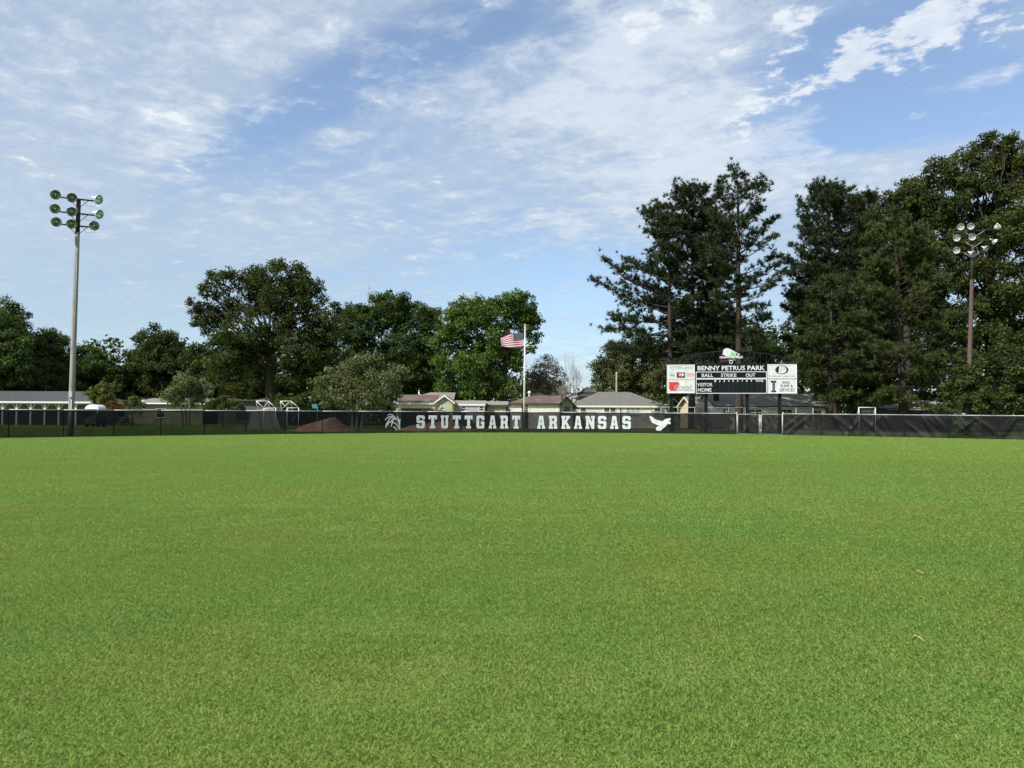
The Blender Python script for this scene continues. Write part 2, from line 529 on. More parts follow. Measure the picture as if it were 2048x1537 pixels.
# ------------------------------------------------------------------ mesh helpers
class MB:
    """collects shapes and links them as ONE mesh object"""

    def __init__(self):
        self.v, self.f = [], []

    def add(self, vs, fs):
        o = len(self.v)
        self.v += [tuple(p) for p in vs]
        self.f += [tuple(i + o for i in f) for f in fs]
        return self

    def box(self, x0, x1, y0, y1, z0, z1):
        vs = [(x0, y0, z0), (x1, y0, z0), (x1, y1, z0), (x0, y1, z0), (x0, y0, z1), (x1, y0, z1), (x1, y1, z1), (x0, y1, z1)]
        return self.add(vs, [(3, 2, 1, 0), (4, 5, 6, 7), (0, 1, 5, 4), (1, 2, 6, 5), (2, 3, 7, 6), (3, 0, 4, 7)])

    def tube(self, pts, rad, n=8, caps=True):
        pts = [Vector(p) for p in pts]
        if isinstance(rad, (int, float)):
            rad = [rad] * len(pts)
        rings = []
        ref = None
        for i, p in enumerate(pts):
            a = pts[max(0, i - 1)]
            c = pts[min(len(pts) - 1, i + 1)]
            t = (c - a).normalized()
            if ref is None:
                ref = Vector((1, 0, 0)) if abs(t.x) < .8 else Vector((0, 1, 0))
            u = t.cross(ref)
            if u.length < 1e-4:
                u = t.cross(Vector((0, 0, 1)))
            u.normalize()
            w_ = t.cross(u)
            ref = -w_ if False else ref
            rings.append([p + (u * math.cos(k * 2 * math.pi / n) + w_ * math.sin(k * 2 * math.pi / n)) * rad[i] for k in range(n)])
        vs = [q for r_ in rings for q in r_]
        fs = []
        for i in range(len(pts) - 1):
            for k in range(n):
                fs.append((i * n + k, i * n + (k + 1) % n, (i + 1) * n + (k + 1) % n, (i + 1) * n + k))
        if caps:
            fs.append(tuple(range(n - 1, -1, -1)))
            fs.append(tuple((len(pts) - 1) * n + k for k in range(n)))
        return self.add(vs, fs)

    def lathe(self, prof, n=16, mat=None):
        """profile (r, z) turned about z, then moved by a matrix"""
        vs, fs = [], []
        for r_, z in prof:
            for k in range(n):
                a = k * 2 * math.pi / n
                vs.append(Vector((r_ * math.cos(a), r_ * math.sin(a), z)))
        for i in range(len(prof) - 1):
            for k in range(n):
                fs.append((i * n + k, i * n + (k + 1) % n, (i + 1) * n + (k + 1) % n, (i + 1) * n + k))
        if mat is not None:
            vs = [mat @ p for p in vs]
        return self.add(vs, fs)

    def slab(self, poly, th):
        """planar polygon thickened downward"""
        poly = [Vector(p) for p in poly]
        n = len(poly)
        low = [p - Vector((0, 0, th)) for p in poly]
        fs = [tuple(range(n)), tuple(range(2 * n - 1, n - 1, -1))]
        for k in range(n):
            fs.append((k, k + n, (k + 1) % n + n, (k + 1) % n))
        return self.add(poly + low, fs)

    def plate(self, loops, y0, y1):
        """flat shape in the x-z plane (outer loop first, holes after) between y0 (front) and y1"""
        loops3 = [[Vector((p[0], p[1], 0)) for p in lp] for lp in loops]
        tris = tessellate_polygon(loops3)
        flat = [p for lp in loops for p in lp]
        n = len(flat)
        vs = [(p[0], y0, p[1]) for p in flat] + [(p[0], y1, p[1]) for p in flat]
        fs = []
        for t in tris:
            a, b_, c = (flat[i] for i in t)
            area = (b_[0] - a[0]) * (c[1] - a[1]) - (b_[1] - a[1]) * (c[0] - a[0])
            t = tuple(t) if area > 0 else tuple(reversed(t))
            fs.append(t)
            fs.append(tuple(i + n for i in reversed(t)))
        o = 0
        for lp in loops:
            k = len(lp)
            for i in range(k):
                fs.append((o + i, o + (i + 1) % k, o + (i + 1) % k + n, o + i + n))
            o += k
        return self.add(vs, fs)

    def build(self, name, mat, parent=None, smooth=False):
        me = bpy.data.meshes.new(name)
        me.from_pydata([tuple(p) for p in self.v], [], self.f)
        me.update()
        if mat:
            me.materials.append(mat)
        if smooth:
            me.polygons.foreach_set('use_smooth', [True] * len(me.polygons))
        o = bpy.data.objects.new(name, me)
        C.objects.link(o)
        if parent:
            o.parent = parent
        return o


def tag(o, label=None, cat=None, group=None, kind=None):
    if label:
        o['label'] = label
    if cat:
        o['category'] = cat
    if group:
        o['group'] = group
    if kind:
        o['kind'] = kind
    return o


def empty(name, loc, label, cat, group=None, rz=0.0):
    o = bpy.data.objects.new(name, None)
    C.objects.link(o)
    o.empty_display_size = .3
    o.location = loc
    o.rotation_euler = (0, 0, rz)
    return tag(o, label, cat, group)


def copy_obj(o, parent=None):
    c = o.copy()
    C.objects.link(c)
    c.parent = parent
    return c


def quads_object(name, verts, nv, mat, parent, tint=None):
    """numpy verts (N, nv, 3) -> one mesh of N polygons with nv corners"""
    n = verts.shape[0]
    me = bpy.data.meshes.new(name)
    me.vertices.add(n * nv)
    me.vertices.foreach_set('co', np.ascontiguousarray(verts, dtype=np.float32).reshape(-1))
    me.loops.add(n * nv)
    me.loops.foreach_set('vertex_index', np.arange(n * nv, dtype=np.int32))
    me.polygons.add(n)
    me.polygons.foreach_set('loop_start', np.arange(0, n * nv, nv, dtype=np.int32))
    me.update(calc_edges=True)
    if tint is not None:
        a = me.attributes.new('tint', 'FLOAT', 'POINT')
        a.data.foreach_set('value', np.repeat(tint.astype(np.float32), nv))
    me.materials.append(mat)
    o = bpy.data.objects.new(name, me)
    C.objects.link(o)
    if parent:
        o.parent = parent
    return o


def unit(n):
    v = RNG.normal(size=(n, 3))
    return v / np.linalg.norm(v, axis=1, keepdims=True)


def norm(v):
    return v / np.maximum(np.linalg.norm(v, axis=1, keepdims=True), 1e-9)


def leaf_quads(pts, out, size, up=.45):
    n = len(pts)
    nn = norm(unit(n) + out * .55 + np.array([0, 0, up]))
    t = norm(np.cross(nn, unit(n)))
    bb = np.cross(nn, t)
    s = size[:, None]
    v = np.empty((n, 4, 3))
    v[:, 0] = pts - t * s * .5 - nn * s * .10
    v[:, 1] = pts + bb * s * .30
    v[:, 2] = pts + t * s * .5 - nn * s * .14
    v[:, 3] = pts - bb * s * .30
    return v


# ------------------------------------------------------------------ ground
g = MB()
ring = [(0, 0)]
rad = [12, 30, 60, 90, 140, 300, 900, 3000]
g.v = [(0, 0, 0)]
NA = 48
for r_ in rad:
    for k in range(NA):
        a = k * 2 * math.pi / NA
        g.v.append((r_ * math.cos(a), r_ * math.sin(a), 0))
g.f = [(0, 1 + k, 1 + (k + 1) % NA) for k in range(NA)]
for i in range(len(rad) - 1):
    for k in range(NA):
        a, b_ = 1 + i * NA + k, 1 + i * NA + (k + 1) % NA
        g.f.append((a, a + NA, b_ + NA, b_))
tag(g.build('ground', M['soil']), 'green mown outfield lawn of a baseball field', None, None, 'structure')


def grass_field(name, tile, nblades, length, width, y0, y1, halfw, label, fin=None, fout=None):
    n = nblades
    base = np.empty((n, 3))
    base[:, 0] = (RNG.random(n) - .5) * tile
    base[:, 1] = (RNG.random(n) - .5) * tile
    base[:, 2] = 0
    az = RNG.random(n) * 2 * math.pi
    lean = np.clip(RNG.normal(.75, .32, n), .05, 1.35)
    L = length * RNG.uniform(.55, 1.15, n)
    d = np.stack([np.cos(az) * np.sin(lean), np.sin(az) * np.sin(lean), np.cos(lean)], 1)
    side = np.stack([-np.sin(az), np.cos(az), np.zeros(n)], 1)
    tw = RNG.random(n)[:, None] * 2 - 1
    side = norm(side + tw * np.stack([np.cos(az), np.sin(az), np.zeros(n)], 1))
    midp = base + d * (L * .55)[:, None]
    tip = base + d * L[:, None] + np.stack([np.cos(az) * L * .28, np.sin(az) * L * .28, -L * .10], 1)
    ww = (width * RNG.uniform(.7, 1.2, n))[:, None]
    v = np.empty((n, 5, 3))
    v[:, 0] = base - side * ww * .5
    v[:, 1] = base + side * ww * .5
    v[:, 2] = midp + side * ww * .42
    v[:, 3] = tip
    v[:, 4] = midp - side * ww * .42
    tint = np.clip(RNG.normal(.45, .22, n), 0, .92)
    tint[RNG.random(n) < .02] = 1.0
    o = quads_object(name, v, 5, M['blade'], None, tint)
    tag(o, label, None, None, 'stuff')
    ng = bpy.data.node_groups.new('spread_turf', 'GeometryNodeTree')
    ng.interface.new_socket('Geometry', in_out='INPUT', socket_type='NodeSocketGeometry')
    ng.interface.new_socket('Geometry', in_out='OUTPUT', socket_type='NodeSocketGeometry')
    gi = ng.nodes.new('NodeGroupInput')
    go = ng.nodes.new('NodeGroupOutput')
    grid = ng.nodes.new('GeometryNodeMeshGrid')
    nx, ny = int(round(2 * halfw / tile)) + 1, int(round((y1 - y0) / tile)) + 1
    grid.inputs['Size X'].default_value = (nx - 1) * tile
    grid.inputs['Size Y'].default_value = (ny - 1) * tile
    grid.inputs['Vertices X'].default_value = nx
    grid.inputs['Vertices Y'].default_value = ny
    tr = ng.nodes.new('GeometryNodeTransform')
    tr.inputs['Translation'].default_value = (0, (y0 + y1) / 2, 0.0)
    iop = ng.nodes.new('GeometryNodeInstanceOnPoints')
    rv = ng.nodes.new('FunctionNodeRandomValue')
    rv.data_type = 'INT'
    rv.inputs[4].default_value = 0
    rv.inputs[5].default_value = 3
    mul = ng.nodes.new('ShaderNodeMath')
    mul.operation = 'MULTIPLY'
    mul.inputs[1].default_value = math.pi / 2
    cx = ng.nodes.new('ShaderNodeCombineXYZ')
    rs = ng.nodes.new('FunctionNodeRandomValue')
    rs.data_type = 'FLOAT'
    rs.inputs[2].default_value = .82
    rs.inputs[3].default_value = 1.15
    rs.inputs['Seed'].default_value = 5
    cs = ng.nodes.new('ShaderNodeCombineXYZ')
    cs.inputs[0].default_value = 1
    cs.inputs[1].default_value = 1
    lk = ng.links.new
    lk(grid.outputs[0], tr.inputs[0])
    pts_out = tr.outputs[0]
    for lo, hi in [f for f in (fin, fout and (fout[1], fout[0])) if f]:
        dl = ng.nodes.new('GeometryNodeDeleteGeometry')
        pos = ng.nodes.new('GeometryNodeInputPosition')
        sp = ng.nodes.new('ShaderNodeSeparateXYZ')
        mr = ng.nodes.new('ShaderNodeMapRange')
        mr.inputs[1].default_value, mr.inputs[2].default_value = lo, hi
        rn = ng.nodes.new('FunctionNodeRandomValue')
        rn.inputs['Seed'].default_value = 9
        cmp_ = ng.nodes.new('ShaderNodeMath')
        cmp_.operation = 'GREATER_THAN'
        lk(pos.outputs[0], sp.inputs[0])
        lk(sp.outputs[1], mr.inputs[0])
        lk(rn.outputs[1], cmp_.inputs[0])
        lk(mr.outputs[0], cmp_.inputs[1])
        lk(pts_out, dl.inputs[0])
        lk(cmp_.outputs[0], dl.inputs['Selection'])
        pts_out = dl.outputs[0]
    lk(pts_out, iop.inputs['Points'])
    lk(gi.outputs[0], iop.inputs['Instance'])
    lk(rv.outputs[2], mul.inputs[0])
    lk(mul.outputs[0], cx.inputs[2])
    lk(cx.outputs[0], iop.inputs['Rotation'])
    lk(rs.outputs[1], cs.inputs[2])
    lk(cs.outputs[0], iop.inputs['Scale'])
    lk(iop.outputs[0], go.inputs[0])
    md = o.modifiers.new('spread', 'NODES')
    md.node_group = ng
    return o


grass_field('grass', .5, 4200, .028, .0032, -4.0, 15.0, 24.0, 'short dense turf blades in the near outfield', None, (10.5, 15.0))
grass_field('grass', 1.0, 5200, .034, .0070, 8.5, 42.5, 46.0, 'mown turf blades in the middle of the outfield', (8.0, 10.5), (31.0, 42.0))
grass_field('grass', 2.0, 7000, .040, .018, 26.0, 80.0, 64.0, 'mown turf blades near the outfield fence', (25.0, 31.0))


# ------------------------------------------------------------------ outfield fence
tabx = [0, 200, 400, 650, 800, 1024, 1300, 1480, 1640, 1800, 2048]
tabY = [48.6, 52.0, 57.0, 63.2, 66.6, 69.6, 70.3, 67.0, 64.2, 61.0, 55.6]
fx = np.array([GX(a, b_) for a, b_ in zip(tabx, tabY)])
pf = np.polyfit(fx, np.array(tabY), 4)
X0, X1 = fx[0], fx[-1]


def fenceY(x):
    if x < X0:
        return np.polyval(pf, X0) + np.polyval(np.polyder(pf), X0) * (x - X0)
    if x > X1:
        return np.polyval(pf, X1) + np.polyval(np.polyder(pf), X1) * (x - X1)
    return float(np.polyval(pf, x))


def fenceH(x):
    return float(np.interp(x, [-40, -33, 0, 20, 37, 45], [1.76, 1.76, 1.86, 1.80, 1.70, 1.70]))


def on_fence(px):
    """point of the fence line seen at photo column px"""
    d = ray(px, hor(px))
    t = 60.0
    for _ in range(60):
        x = d.x / d.y * t
        t += (fenceY(x) - t) * .6
    return Vector((d.x / d.y * t, t, 0))


def walk(start, step, direction, xlim):
    pts = [Vector(start)]
    p = Vector(start)
    while (p.x > xlim) if direction < 0 else (p.x < xlim):
        x = p.x
        for _ in range(400):
            x += direction * .01
            q = Vector((x, fenceY(x), 0))
            if (q - p).length >= step:
                break
        p = q
        pts.append(p)
    return pts


gate_a, gate_m, gate_b = on_fence(1473), on_fence(1520), on_fence(1566)
left_posts = walk(gate_a, 3.05, -1, -47)
right_posts = walk(gate_b, 3.05, 1, 50)
fence = empty('outfield_fence', (left_posts[10].x, left_posts[10].y, 0),
              'long curved outfield fence with black see-through windscreen and white lettering', 'fence')
FO = fence.location.copy()


def fence_panel(a, b_, idx, fold):
    """one bay of windscreen between two posts, hung on the field side"""
    rr = random.Random(100 + idx)
    L = (b_ - a).length
    t = (b_ - a).normalized()
    nrm = Vector((t.y, -t.x, 0))
    if nrm.y > 0:
        nrm = -nrm
    nx, nz = 30, 12
    h = (fenceH(a.x) + fenceH(b_.x)) / 2 - .03
    ridges = [(rr.uniform(-.2, 1.1), rr.choice((-1, 1)) * rr.uniform(.2, .7), rr.uniform(.022, .05), rr.uniform(.3, 1)) for _ in range(5)]
    sg0 = rr.choice((-1, 1))
    ridges = [(a_, abs(b2) * sg0 * (1 if rr.random() < .8 else -1), c2_, d2_) for a_, b2, c2_, d2_ in ridges]
    big = rr.random() < .4
    vs, fs = [], []
    for j in range(nz + 1):
        zt = j / nz
        for i in range(nx + 1):
            s = i / nx
            o = .012 * math.sin(s * math.pi * 3 + idx)
            edge = math.sin(math.pi * min(1, max(0, s))) ** .35 if 0 < s < 1 else 0
            vert = math.sin(math.pi * min(zt, .97)) ** .6 if zt < .97 else 0
            for (s0, m_, w_, am) in ridges:
                dd = (s - s0 - m_ * (1 - zt)) / w_
                o += fold * am * math.exp(-dd * dd) * edge * max(vert, .35 * (1 - zt))
            if big:
                o += fold * .5 * max(0, .28 - zt) / .28 * edge
            p = a.lerp(b_, s) + nrm * (.055 + max(o, -.01))
            vs.append((p.x - FO.x, p.y - FO.y, .012 + (h - .012) * zt))
    for j in range(nz):
        for i in range(nx):
            k = j * (nx + 1) + i
            fs.append((k, k + 1, k + nx + 2, k + nx + 1))
    m_ = MB()
    m_.add(vs, fs)
    m_.build('windscreen_panel', M['screen'], fence, True)
    hm = MB()
    p0, p1 = a + nrm * .075 - FO, b_ + nrm * .075 - FO
    q0, q1 = a + nrm * .069 - FO, b_ + nrm * .069 - FO
    za = fenceH(a.x) - .035
    hm.add([(p0.x, p0.y, za - .06), (p1.x, p1.y, za - .06), (p1.x, p1.y, za), (p0.x, p0.y, za),
            (q0.x, q0.y, za - .06), (q1.x, q1.y, za - .06), (q1.x, q1.y, za), (q0.x, q0.y, za)],
           [(0, 1, 2, 3), (7, 6, 5, 4), (3, 2, 6, 7), (1, 0, 4, 5)])
    hm.build('hem', M['hem'], fence)


idx = 0
for lst, sgn in ((left_posts, -1), (right_posts, 1)):
    for i, p in enumerate(lst):
        h = fenceH(p.x)
        if not (i == 0):
            MB().tube([(p.x - FO.x, p.y - FO.y, 0), (p.x - FO.x, p.y - FO.y, h - .03)], .032, 8).build('fence_post', M['dpost'], fence, True)
        if i:
            a, b_ = lst[i - 1], p
            pxm = (a + b_) / 2
            if sgn < 0:
                a, b_ = b_, a
            if sgn > 0:
                fold = .22
            elif pxm.x > 15.5:
                fold = .13
            elif pxm.x > -14:
                fold = .03
            else:
                fold = .08
            if sgn < 0 and abs(pxm.x - GX(195, 52)) < 2.2:
                fold = .18
            fence_panel(a, b_, idx, fold)
            ha, hb = fenceH(a.x), fenceH(b_.x)
            MB().tube([(a.x - FO.x, a.y - FO.y, ha), (b_.x - FO.x, b_.y - FO.y, hb)], .030, 8).build('top_rail', M['galvdull'], fence, True)
            idx += 1

# gate posts belong to the fence; the two leaves are gates of their own
for p, rr_ in ((gate_a, .055), (gate_b, .055)):
    MB().tube([(p.x - FO.x, p.y - FO.y, 0), (p.x - FO.x, p.y - FO.y, 1.93)], rr_, 10).build('gate_post', M['galvdull'], fence, True)


def gate_leaf(a, b_, label, seed):
    t = (b_ - a).normalized()
    a = a + t * .10
    b_ = b_ - t * .06
    L = (b_ - a).length
    rz = math.atan2(t.y, t.x)
    e = empty('fence_gate', a, label, 'gate', 'double gate leaves in the outfield fence', rz)
    h = 1.76
    for x in (0.0, L):
        MB().tube([(x, 0, .05), (x, 0, h)], .030, 8).build('upright', M['galvdull'], e, True)
    for z in (.07, h - .02):
        MB().tube([(.03, 0, z), (L - .03, 0, z)], .022, 8).build('rail', M['galvdull'], e, True)
    for z in (.35, 1.45):
        MB().box(-.11, -.025, -.02, .02, z, z + .10).build('hinge', M['galv'], e)
    rr = random.Random(seed)
    nx, nz = 22, 12
    ridges = [(rr.uniform(-.2, 1.1), rr.choice((-1, 1)) * rr.uniform(.3, .9), rr.uniform(.06, .13), rr.uniform(.3, 1)) for _ in range(8)]
    vs, fs = [], []
    for j in range(nz + 1):
        for i in range(nx + 1):
            s, zt = i / nx, j / nz
            o = 0
            for (s0, m_, w_, am) in ridges:
                dd = (s - s0 - m_ * (1 - zt)) / w_
                o += .06 * am * math.exp(-dd * dd) * math.sin(math.pi * s) ** .4 * math.sin(math.pi * zt) ** .4 if 0 < s < 1 and 0 < zt < 1 else 0
            vs.append((.04 + s * (L - .08), -.035 - o, .09 + zt * (h - .16)))
    for j in range(nz):
        for i in range(nx):
            k = j * (nx + 1) + i
            fs.append((k, k + 1, k + nx + 2, k + nx + 1))
    MB().add(vs, fs).build('windscreen_panel', M['screen'], e, True)
    return e


gate_leaf(gate_a, gate_m, 'left leaf of the galvanised double gate with black windscreen in the outfield fence', 3)
gate_leaf(gate_m, gate_b, 'right leaf of the galvanised double gate with black windscreen in the outfield fence', 8)

GLYPH = {
    'S': [[(1.2, 12), (6.8, 12), (8, 10.8), (8, 8.2), (5.4, 8.2), (5.4, 9.6), (2.8, 9.6), (2.8, 7.4), (6.8, 7.4), (8, 6.2), (8, 1.2), (6.8, 0), (1.2, 0), (0, 1.2), (0, 3.8), (2.6, 3.8), (2.6, 2.4), (5.2, 2.4), (5.2, 4.8), (1.2, 4.8), (0, 6), (0, 10.8)]],
    'T': [[(0, 12), (8, 12), (8, 8.4), (6.2, 8.4), (6.2, 9.8), (5.4, 9.8), (5.4, 2.2), (6.4, 2.2), (6.4, 0), (1.6, 0), (1.6, 2.2), (2.6, 2.2), (2.6, 9.8), (1.8, 9.8), (1.8, 8.4), (0, 8.4)]],
    'U': [[(0, 12), (3.6, 12), (3.6, 9.9), (3, 9.9), (3, 2.6), (5, 2.6), (5, 9.9), (4.4, 9.9), (4.4, 12), (8, 12), (8, 9.9), (7.4, 9.9), (7.4, 1.2), (6.2, 0), (1.8, 0), (.6, 1.2), (.6, 9.9), (0, 9.9)]],
    'G': [[(1.2, 12), (6.8, 12), (8, 10.8), (8, 7.8), (5.4, 7.8), (5.4, 9.6), (2.7, 9.6), (2.7, 2.4), (5.4, 2.4), (5.4, 4.4), (4.4, 4.4), (4.4, 6.4), (8, 6.4), (8, 1.2), (6.8, 0), (1.2, 0), (0, 1.2), (0, 10.8)]],
    'A': [[(2.1, 12), (5.9, 12), (7.3, 2.2), (8, 2.2), (8, 0), (4.7, 0), (4.7, 2.2), (5.0, 2.2), (4.85, 3.4), (3.15, 3.4), (3.0, 2.2), (3.3, 2.2), (3.3, 0), (0, 0), (0, 2.2), (.7, 2.2)], [(3.4, 5.4), (4.6, 5.4), (4.15, 8.8), (3.85, 8.8)]],
    'R': [[(0, 12), (6.8, 12), (7.8, 11), (7.8, 6.8), (6.8, 5.8), (7.6, 4.8), (7.6, 2.1), (8.2, 2.1), (8.2, 0), (5, 0), (5, 4.6), (3.3, 4.6), (3.3, 2.1), (4.1, 2.1), (4.1, 0), (0, 0), (0, 2.1), (.7, 2.1), (.7, 9.9), (0, 9.9)], [(3.3, 9.8), (5.2, 9.8), (5.2, 6.9), (3.3, 6.9)]],
    'K': [[(0, 12), (4, 12), (4, 9.9), (3.3, 9.9), (3.3, 7.4), (5.2, 9.9), (4.7, 9.9), (4.7, 12), (8.4, 12), (8.4, 9.9), (7.7, 9.9), (5.3, 6.6), (7.9, 2.1), (8.6, 2.1), (8.6, 0), (5, 0), (5, 2.1), (5.1, 2.1), (3.9, 4.6), (3.3, 3.8), (3.3, 2.1), (4, 2.1), (4, 0), (0, 0), (0, 2.1), (.7, 2.1), (.7, 9.9), (0, 9.9)]],
    'N': [[(0, 12), (3.4, 12), (6.1, 6), (6.1, 9.9), (5.3, 9.9), (5.3, 12), (9, 12), (9, 9.9), (8.4, 9.9), (8.4, 0), (6, 0), (2.9, 6.6), (2.9, 2.1), (3.7, 2.1), (3.7, 0), (0, 0), (0, 2.1), (.6, 2.1), (.6, 9.9), (0, 9.9)]],
}


def fence_frame(px):
    """origin on the bay at that column, its along vector and metres per photo pixel there"""
    d = ray(px, hor(px))
    o2 = Vector((0, 0))
    best = None
    allp = list(reversed(left_posts))
    for a, b_ in zip(allp[:-1], allp[1:]):
        den = d.x * (b_.y - a.y) - d.y * (b_.x - a.x)
        if abs(den) < 1e-9:
            continue
        s = (d.y * a.x - d.x * a.y) / den
        if 0 <= s <= 1.0001:
            q = a.lerp(b_, s)
            t = (b_ - a).normalized()
            best = (q, t)
    return best


def place_print(px_l, px_r, loops, wref, hz0, hz1, name, mat, off=.105):
    pc = (px_l + px_r) / 2
    q, t = fence_frame(pc)
    n_ = Vector((t.y, -t.x, 0))
    Y = q.y
    wid = (px_r - px_l) * Y / FPX / max(.8, t.x)
    xs = [p[0] for lp in loops for p in lp]
    zs = [p[1] for lp in loops for p in lp]
    x0, x1, z0, z1 = min(xs), max(xs), min(zs), max(zs)
    L2 = [[((p[0] - (x0 + x1) / 2) / (x1 - x0) * wid, hz0 + (p[1] - z0) / (z1 - z0) * (hz1 - hz0)) for p in lp] for lp in loops]
    o = MB().plate(L2, -.004, .004).build(name, mat, fence)
    o.location = q + n_ * off - FO
    o.rotation_euler = (0, 0, math.atan2(t.y, t.x))
    return o


spans = [('S', 832.8, 848.4), ('T', 856.8, 872.9), ('U', 881.2, 896.2), ('T', 905.1, 920.7), ('T', 929, 944.5), ('G', 952.6, 968), ('A', 977.2, 992), ('R', 1000, 1016), ('T', 1024, 1040),
         ('A', 1074.2, 1090), ('R', 1097.3, 1114.3), ('K', 1122.6, 1140.2), ('A', 1148, 1163.8), ('N', 1170.8, 1189.6), ('S', 1196, 1212.6), ('A', 1220.6, 1236.4), ('S', 1244.8, 1261.4)]
for ch, a, b_ in spans:
    pc = (a + b_) / 2
    Y = fence_frame(pc)[0].y
    zb = ZP(pc, 857.0 + (pc - 840) * 1.4 / 420, Y)
    zt = ZP(pc, 831.2 + (pc - 840) * 1.4 / 420, Y)
    place_print(a, b_, GLYPH[ch], 8, zb, zt, 'letter', M['vinyl'])

# flying duck emblem, wings raised, heading right (units: photo crop pixels)
duck = [(505, 345), (600, 335), (680, 400), (760, 480), (880, 530), (1000, 545), (1100, 585), (1190, 570), (1240, 500), (1360, 455), (1500, 425), (1625, 445), (1545, 520), (1470, 580), (1440, 610),
        (1520, 610), (1590, 665), (1640, 730), (1700, 785), (1640, 800), (1560, 765), (1480, 735), (1410, 720), (1350, 790), (1290, 870), (1200, 930), (1130, 990), (1060, 1080), (1000, 1075), (880, 1075), (825, 1010), (830, 930), (930, 860), (1000, 810), (900, 790), (760, 720), (640, 660), (560, 520)]
duck = [[(1280 + x / 25.6, -(820 + y / 25.6)) for x, y in duck]]
dx = [p[0] for p in duck[0]]
pc = (min(dx) + max(dx)) / 2
dk_q = fence_frame(pc)[0]
place_print(min(dx), max(dx), duck, 1, ZP(pc, 862, dk_q.y), ZP(pc, 833, dk_q.y), 'duck_emblem', M['vinyl'])
# feather marks on the duck
for (x, y, l, a) in ((640, 530, 60, -40), (720, 610, 60, -40), (860, 620, 90, -30), (1050, 670, 90, -20), (1120, 840, 90, 40), (940, 1000, 60, 60), (1040, 990, 60, 70), (1270, 770, 60, 50)):
    px_, py_ = 1280 + x / 25.6, 820 + y / 25.6
    q, t = fence_frame(px_)
    k = q.y / FPX
    c_, s_ = math.cos(R(a)), math.sin(R(a))
    l_, w_ = l / 25.6 * k / 2, .35 * k
    loop = [[(c_ * u_ - s_ * v_, s_ * u_ + c_ * v_) for u_, v_ in ((-l_, -w_), (l_, -w_), (l_, w_), (-l_, w_))]]
    o = MB().plate(loop, -.003, .003).build('feather_mark', M['greyink'], fence)
    o.location = q + Vector((t.y, -t.x, 0)) * .112 - FO + Vector((0, 0, ZP(px_, py_, q.y)))
    o.rotation_euler = (0, 0, math.atan2(t.y, t.x))

# drooping rice plant emblem: each blade or ear a strip
rice = [
    [(815, 850, 26), (800, 680, 34), (775, 560, 26), (700, 480, 24), (600, 440, 22), (520, 400, 20)],
    [(820, 640, 24), (790, 520, 26), (735, 390, 16), (715, 380, 6)],
    [(800, 600, 14), (825, 540, 12), (840, 490, 6)],
    [(800, 820, 20), (720, 680, 24), (620, 600, 26), (560, 590, 22)],
    [(735, 855, 26), (670, 790, 26), (600, 740, 20)],
    [(700, 480, 20), (590, 350, 26), (500, 325, 22), (420, 365, 14)],
    [(600, 400, 18), (480, 400, 24), (400, 460, 22), (350, 530, 12)],
    [(560, 420, 22), (480, 500, 26), (440, 600, 24), (420, 680, 14)],
    [(620, 450, 22), (560, 540, 26), (510, 620, 20)],
    [(740, 490, 18), (640, 490, 22), (590, 560, 22), (560, 640, 16)],
    [(450, 560, 22), (400, 640, 26), (375, 780, 22)],
    [(500, 560, 20), (450, 650, 20), (440, 720, 10)],
    [(600, 590, 20), (560, 670, 22), (535, 750, 14)],
]
for st in rice:
    a0 = []
    for i, (x, y, w_) in enumerate(st):
        x2, y2, _ = st[min(i + 1, len(st) - 1)]
        x1_, y1_, _ = st[max(i - 1, 0)]
        t = Vector((x2 - x1_, y2 - y1_)).normalized()
        a0.append(((x - t.y * w_ * .62, y + t.x * w_ * .62), (x + t.y * w_ * .62, y - t.x * w_ * .62)))
    loop = [p[0] for p in a0] + [p[1] for p in reversed(a0)]
    pts = [(750 + x / 17.07, 810 + y / 17.07) for x, y in loop]
    pc = 785.0
    q, t = fence_frame(pc)
    k = q.y / FPX / t.x
    L2 = [[((px_ - pc) * k, ZP(pc, py_, q.y)) for px_, py_ in pts]]
    zz_ = rice.index(st) * .0012
    o = MB().plate(L2, -.004 - zz_, .004 - zz_).build('rice_stalk', M['vinyl'], fence)
    o.location = q + Vector((t.y, -t.x, 0)) * .105 - FO
    o.rotation_euler = (0, 0, math.atan2(t.y, t.x))


# ------------------------------------------------------------------ text
def text_part(body, w_, h_, cx, zc, y, mat, parent, name='lettering', bold=.02, shear=0.0):
    """lettering in the local x-z plane, fitted into w_ by h_ round (cx, zc)"""
    cu = bpy.data.curves.new('lettering', 'FONT')
    cu.body = body
    cu.offset = bold
    cu.shear = shear
    cu.extrude = .01
    cu.resolution_u = 2
    tmp = bpy.data.objects.new('lettering', cu)
    me = bpy.data.meshes.new_from_object(tmp)
    bpy.data.objects.remove(tmp)
    bpy.data.curves.remove(cu)
    co = np.empty(len(me.vertices) * 3, dtype=np.float32)
    me.vertices.foreach_get('co', co)
    co = co.reshape(-1, 3)
    lo, hi = co.min(0), co.max(0)
    out = np.empty_like(co)
    out[:, 0] = (co[:, 0] - (lo[0] + hi[0]) / 2) / (hi[0] - lo[0]) * w_ + cx
    out[:, 2] = (co[:, 1] - (lo[1] + hi[1]) / 2) / (hi[1] - lo[1]) * h_ + zc
    out[:, 1] = y - co[:, 2] * .3
    me.vertices.foreach_set('co', out.reshape(-1))
    me.update()
    me.materials.clear()
    me.materials.append(mat)
    o = bpy.data.objects.new(name, me)
    C.objects.link(o)
    o.parent = parent
    return o


# ------------------------------------------------------------------ scoreboard
SBY = 73.0
sb_c = P(1461, 757, SBY)
K = SBY / FPX
sb = empty('scoreboard', (sb_c.x, SBY, 0), 'wide black and white baseball scoreboard on steel posts below the pines', 'scoreboard', None, R(-10))
KX = K / math.cos(R(10))


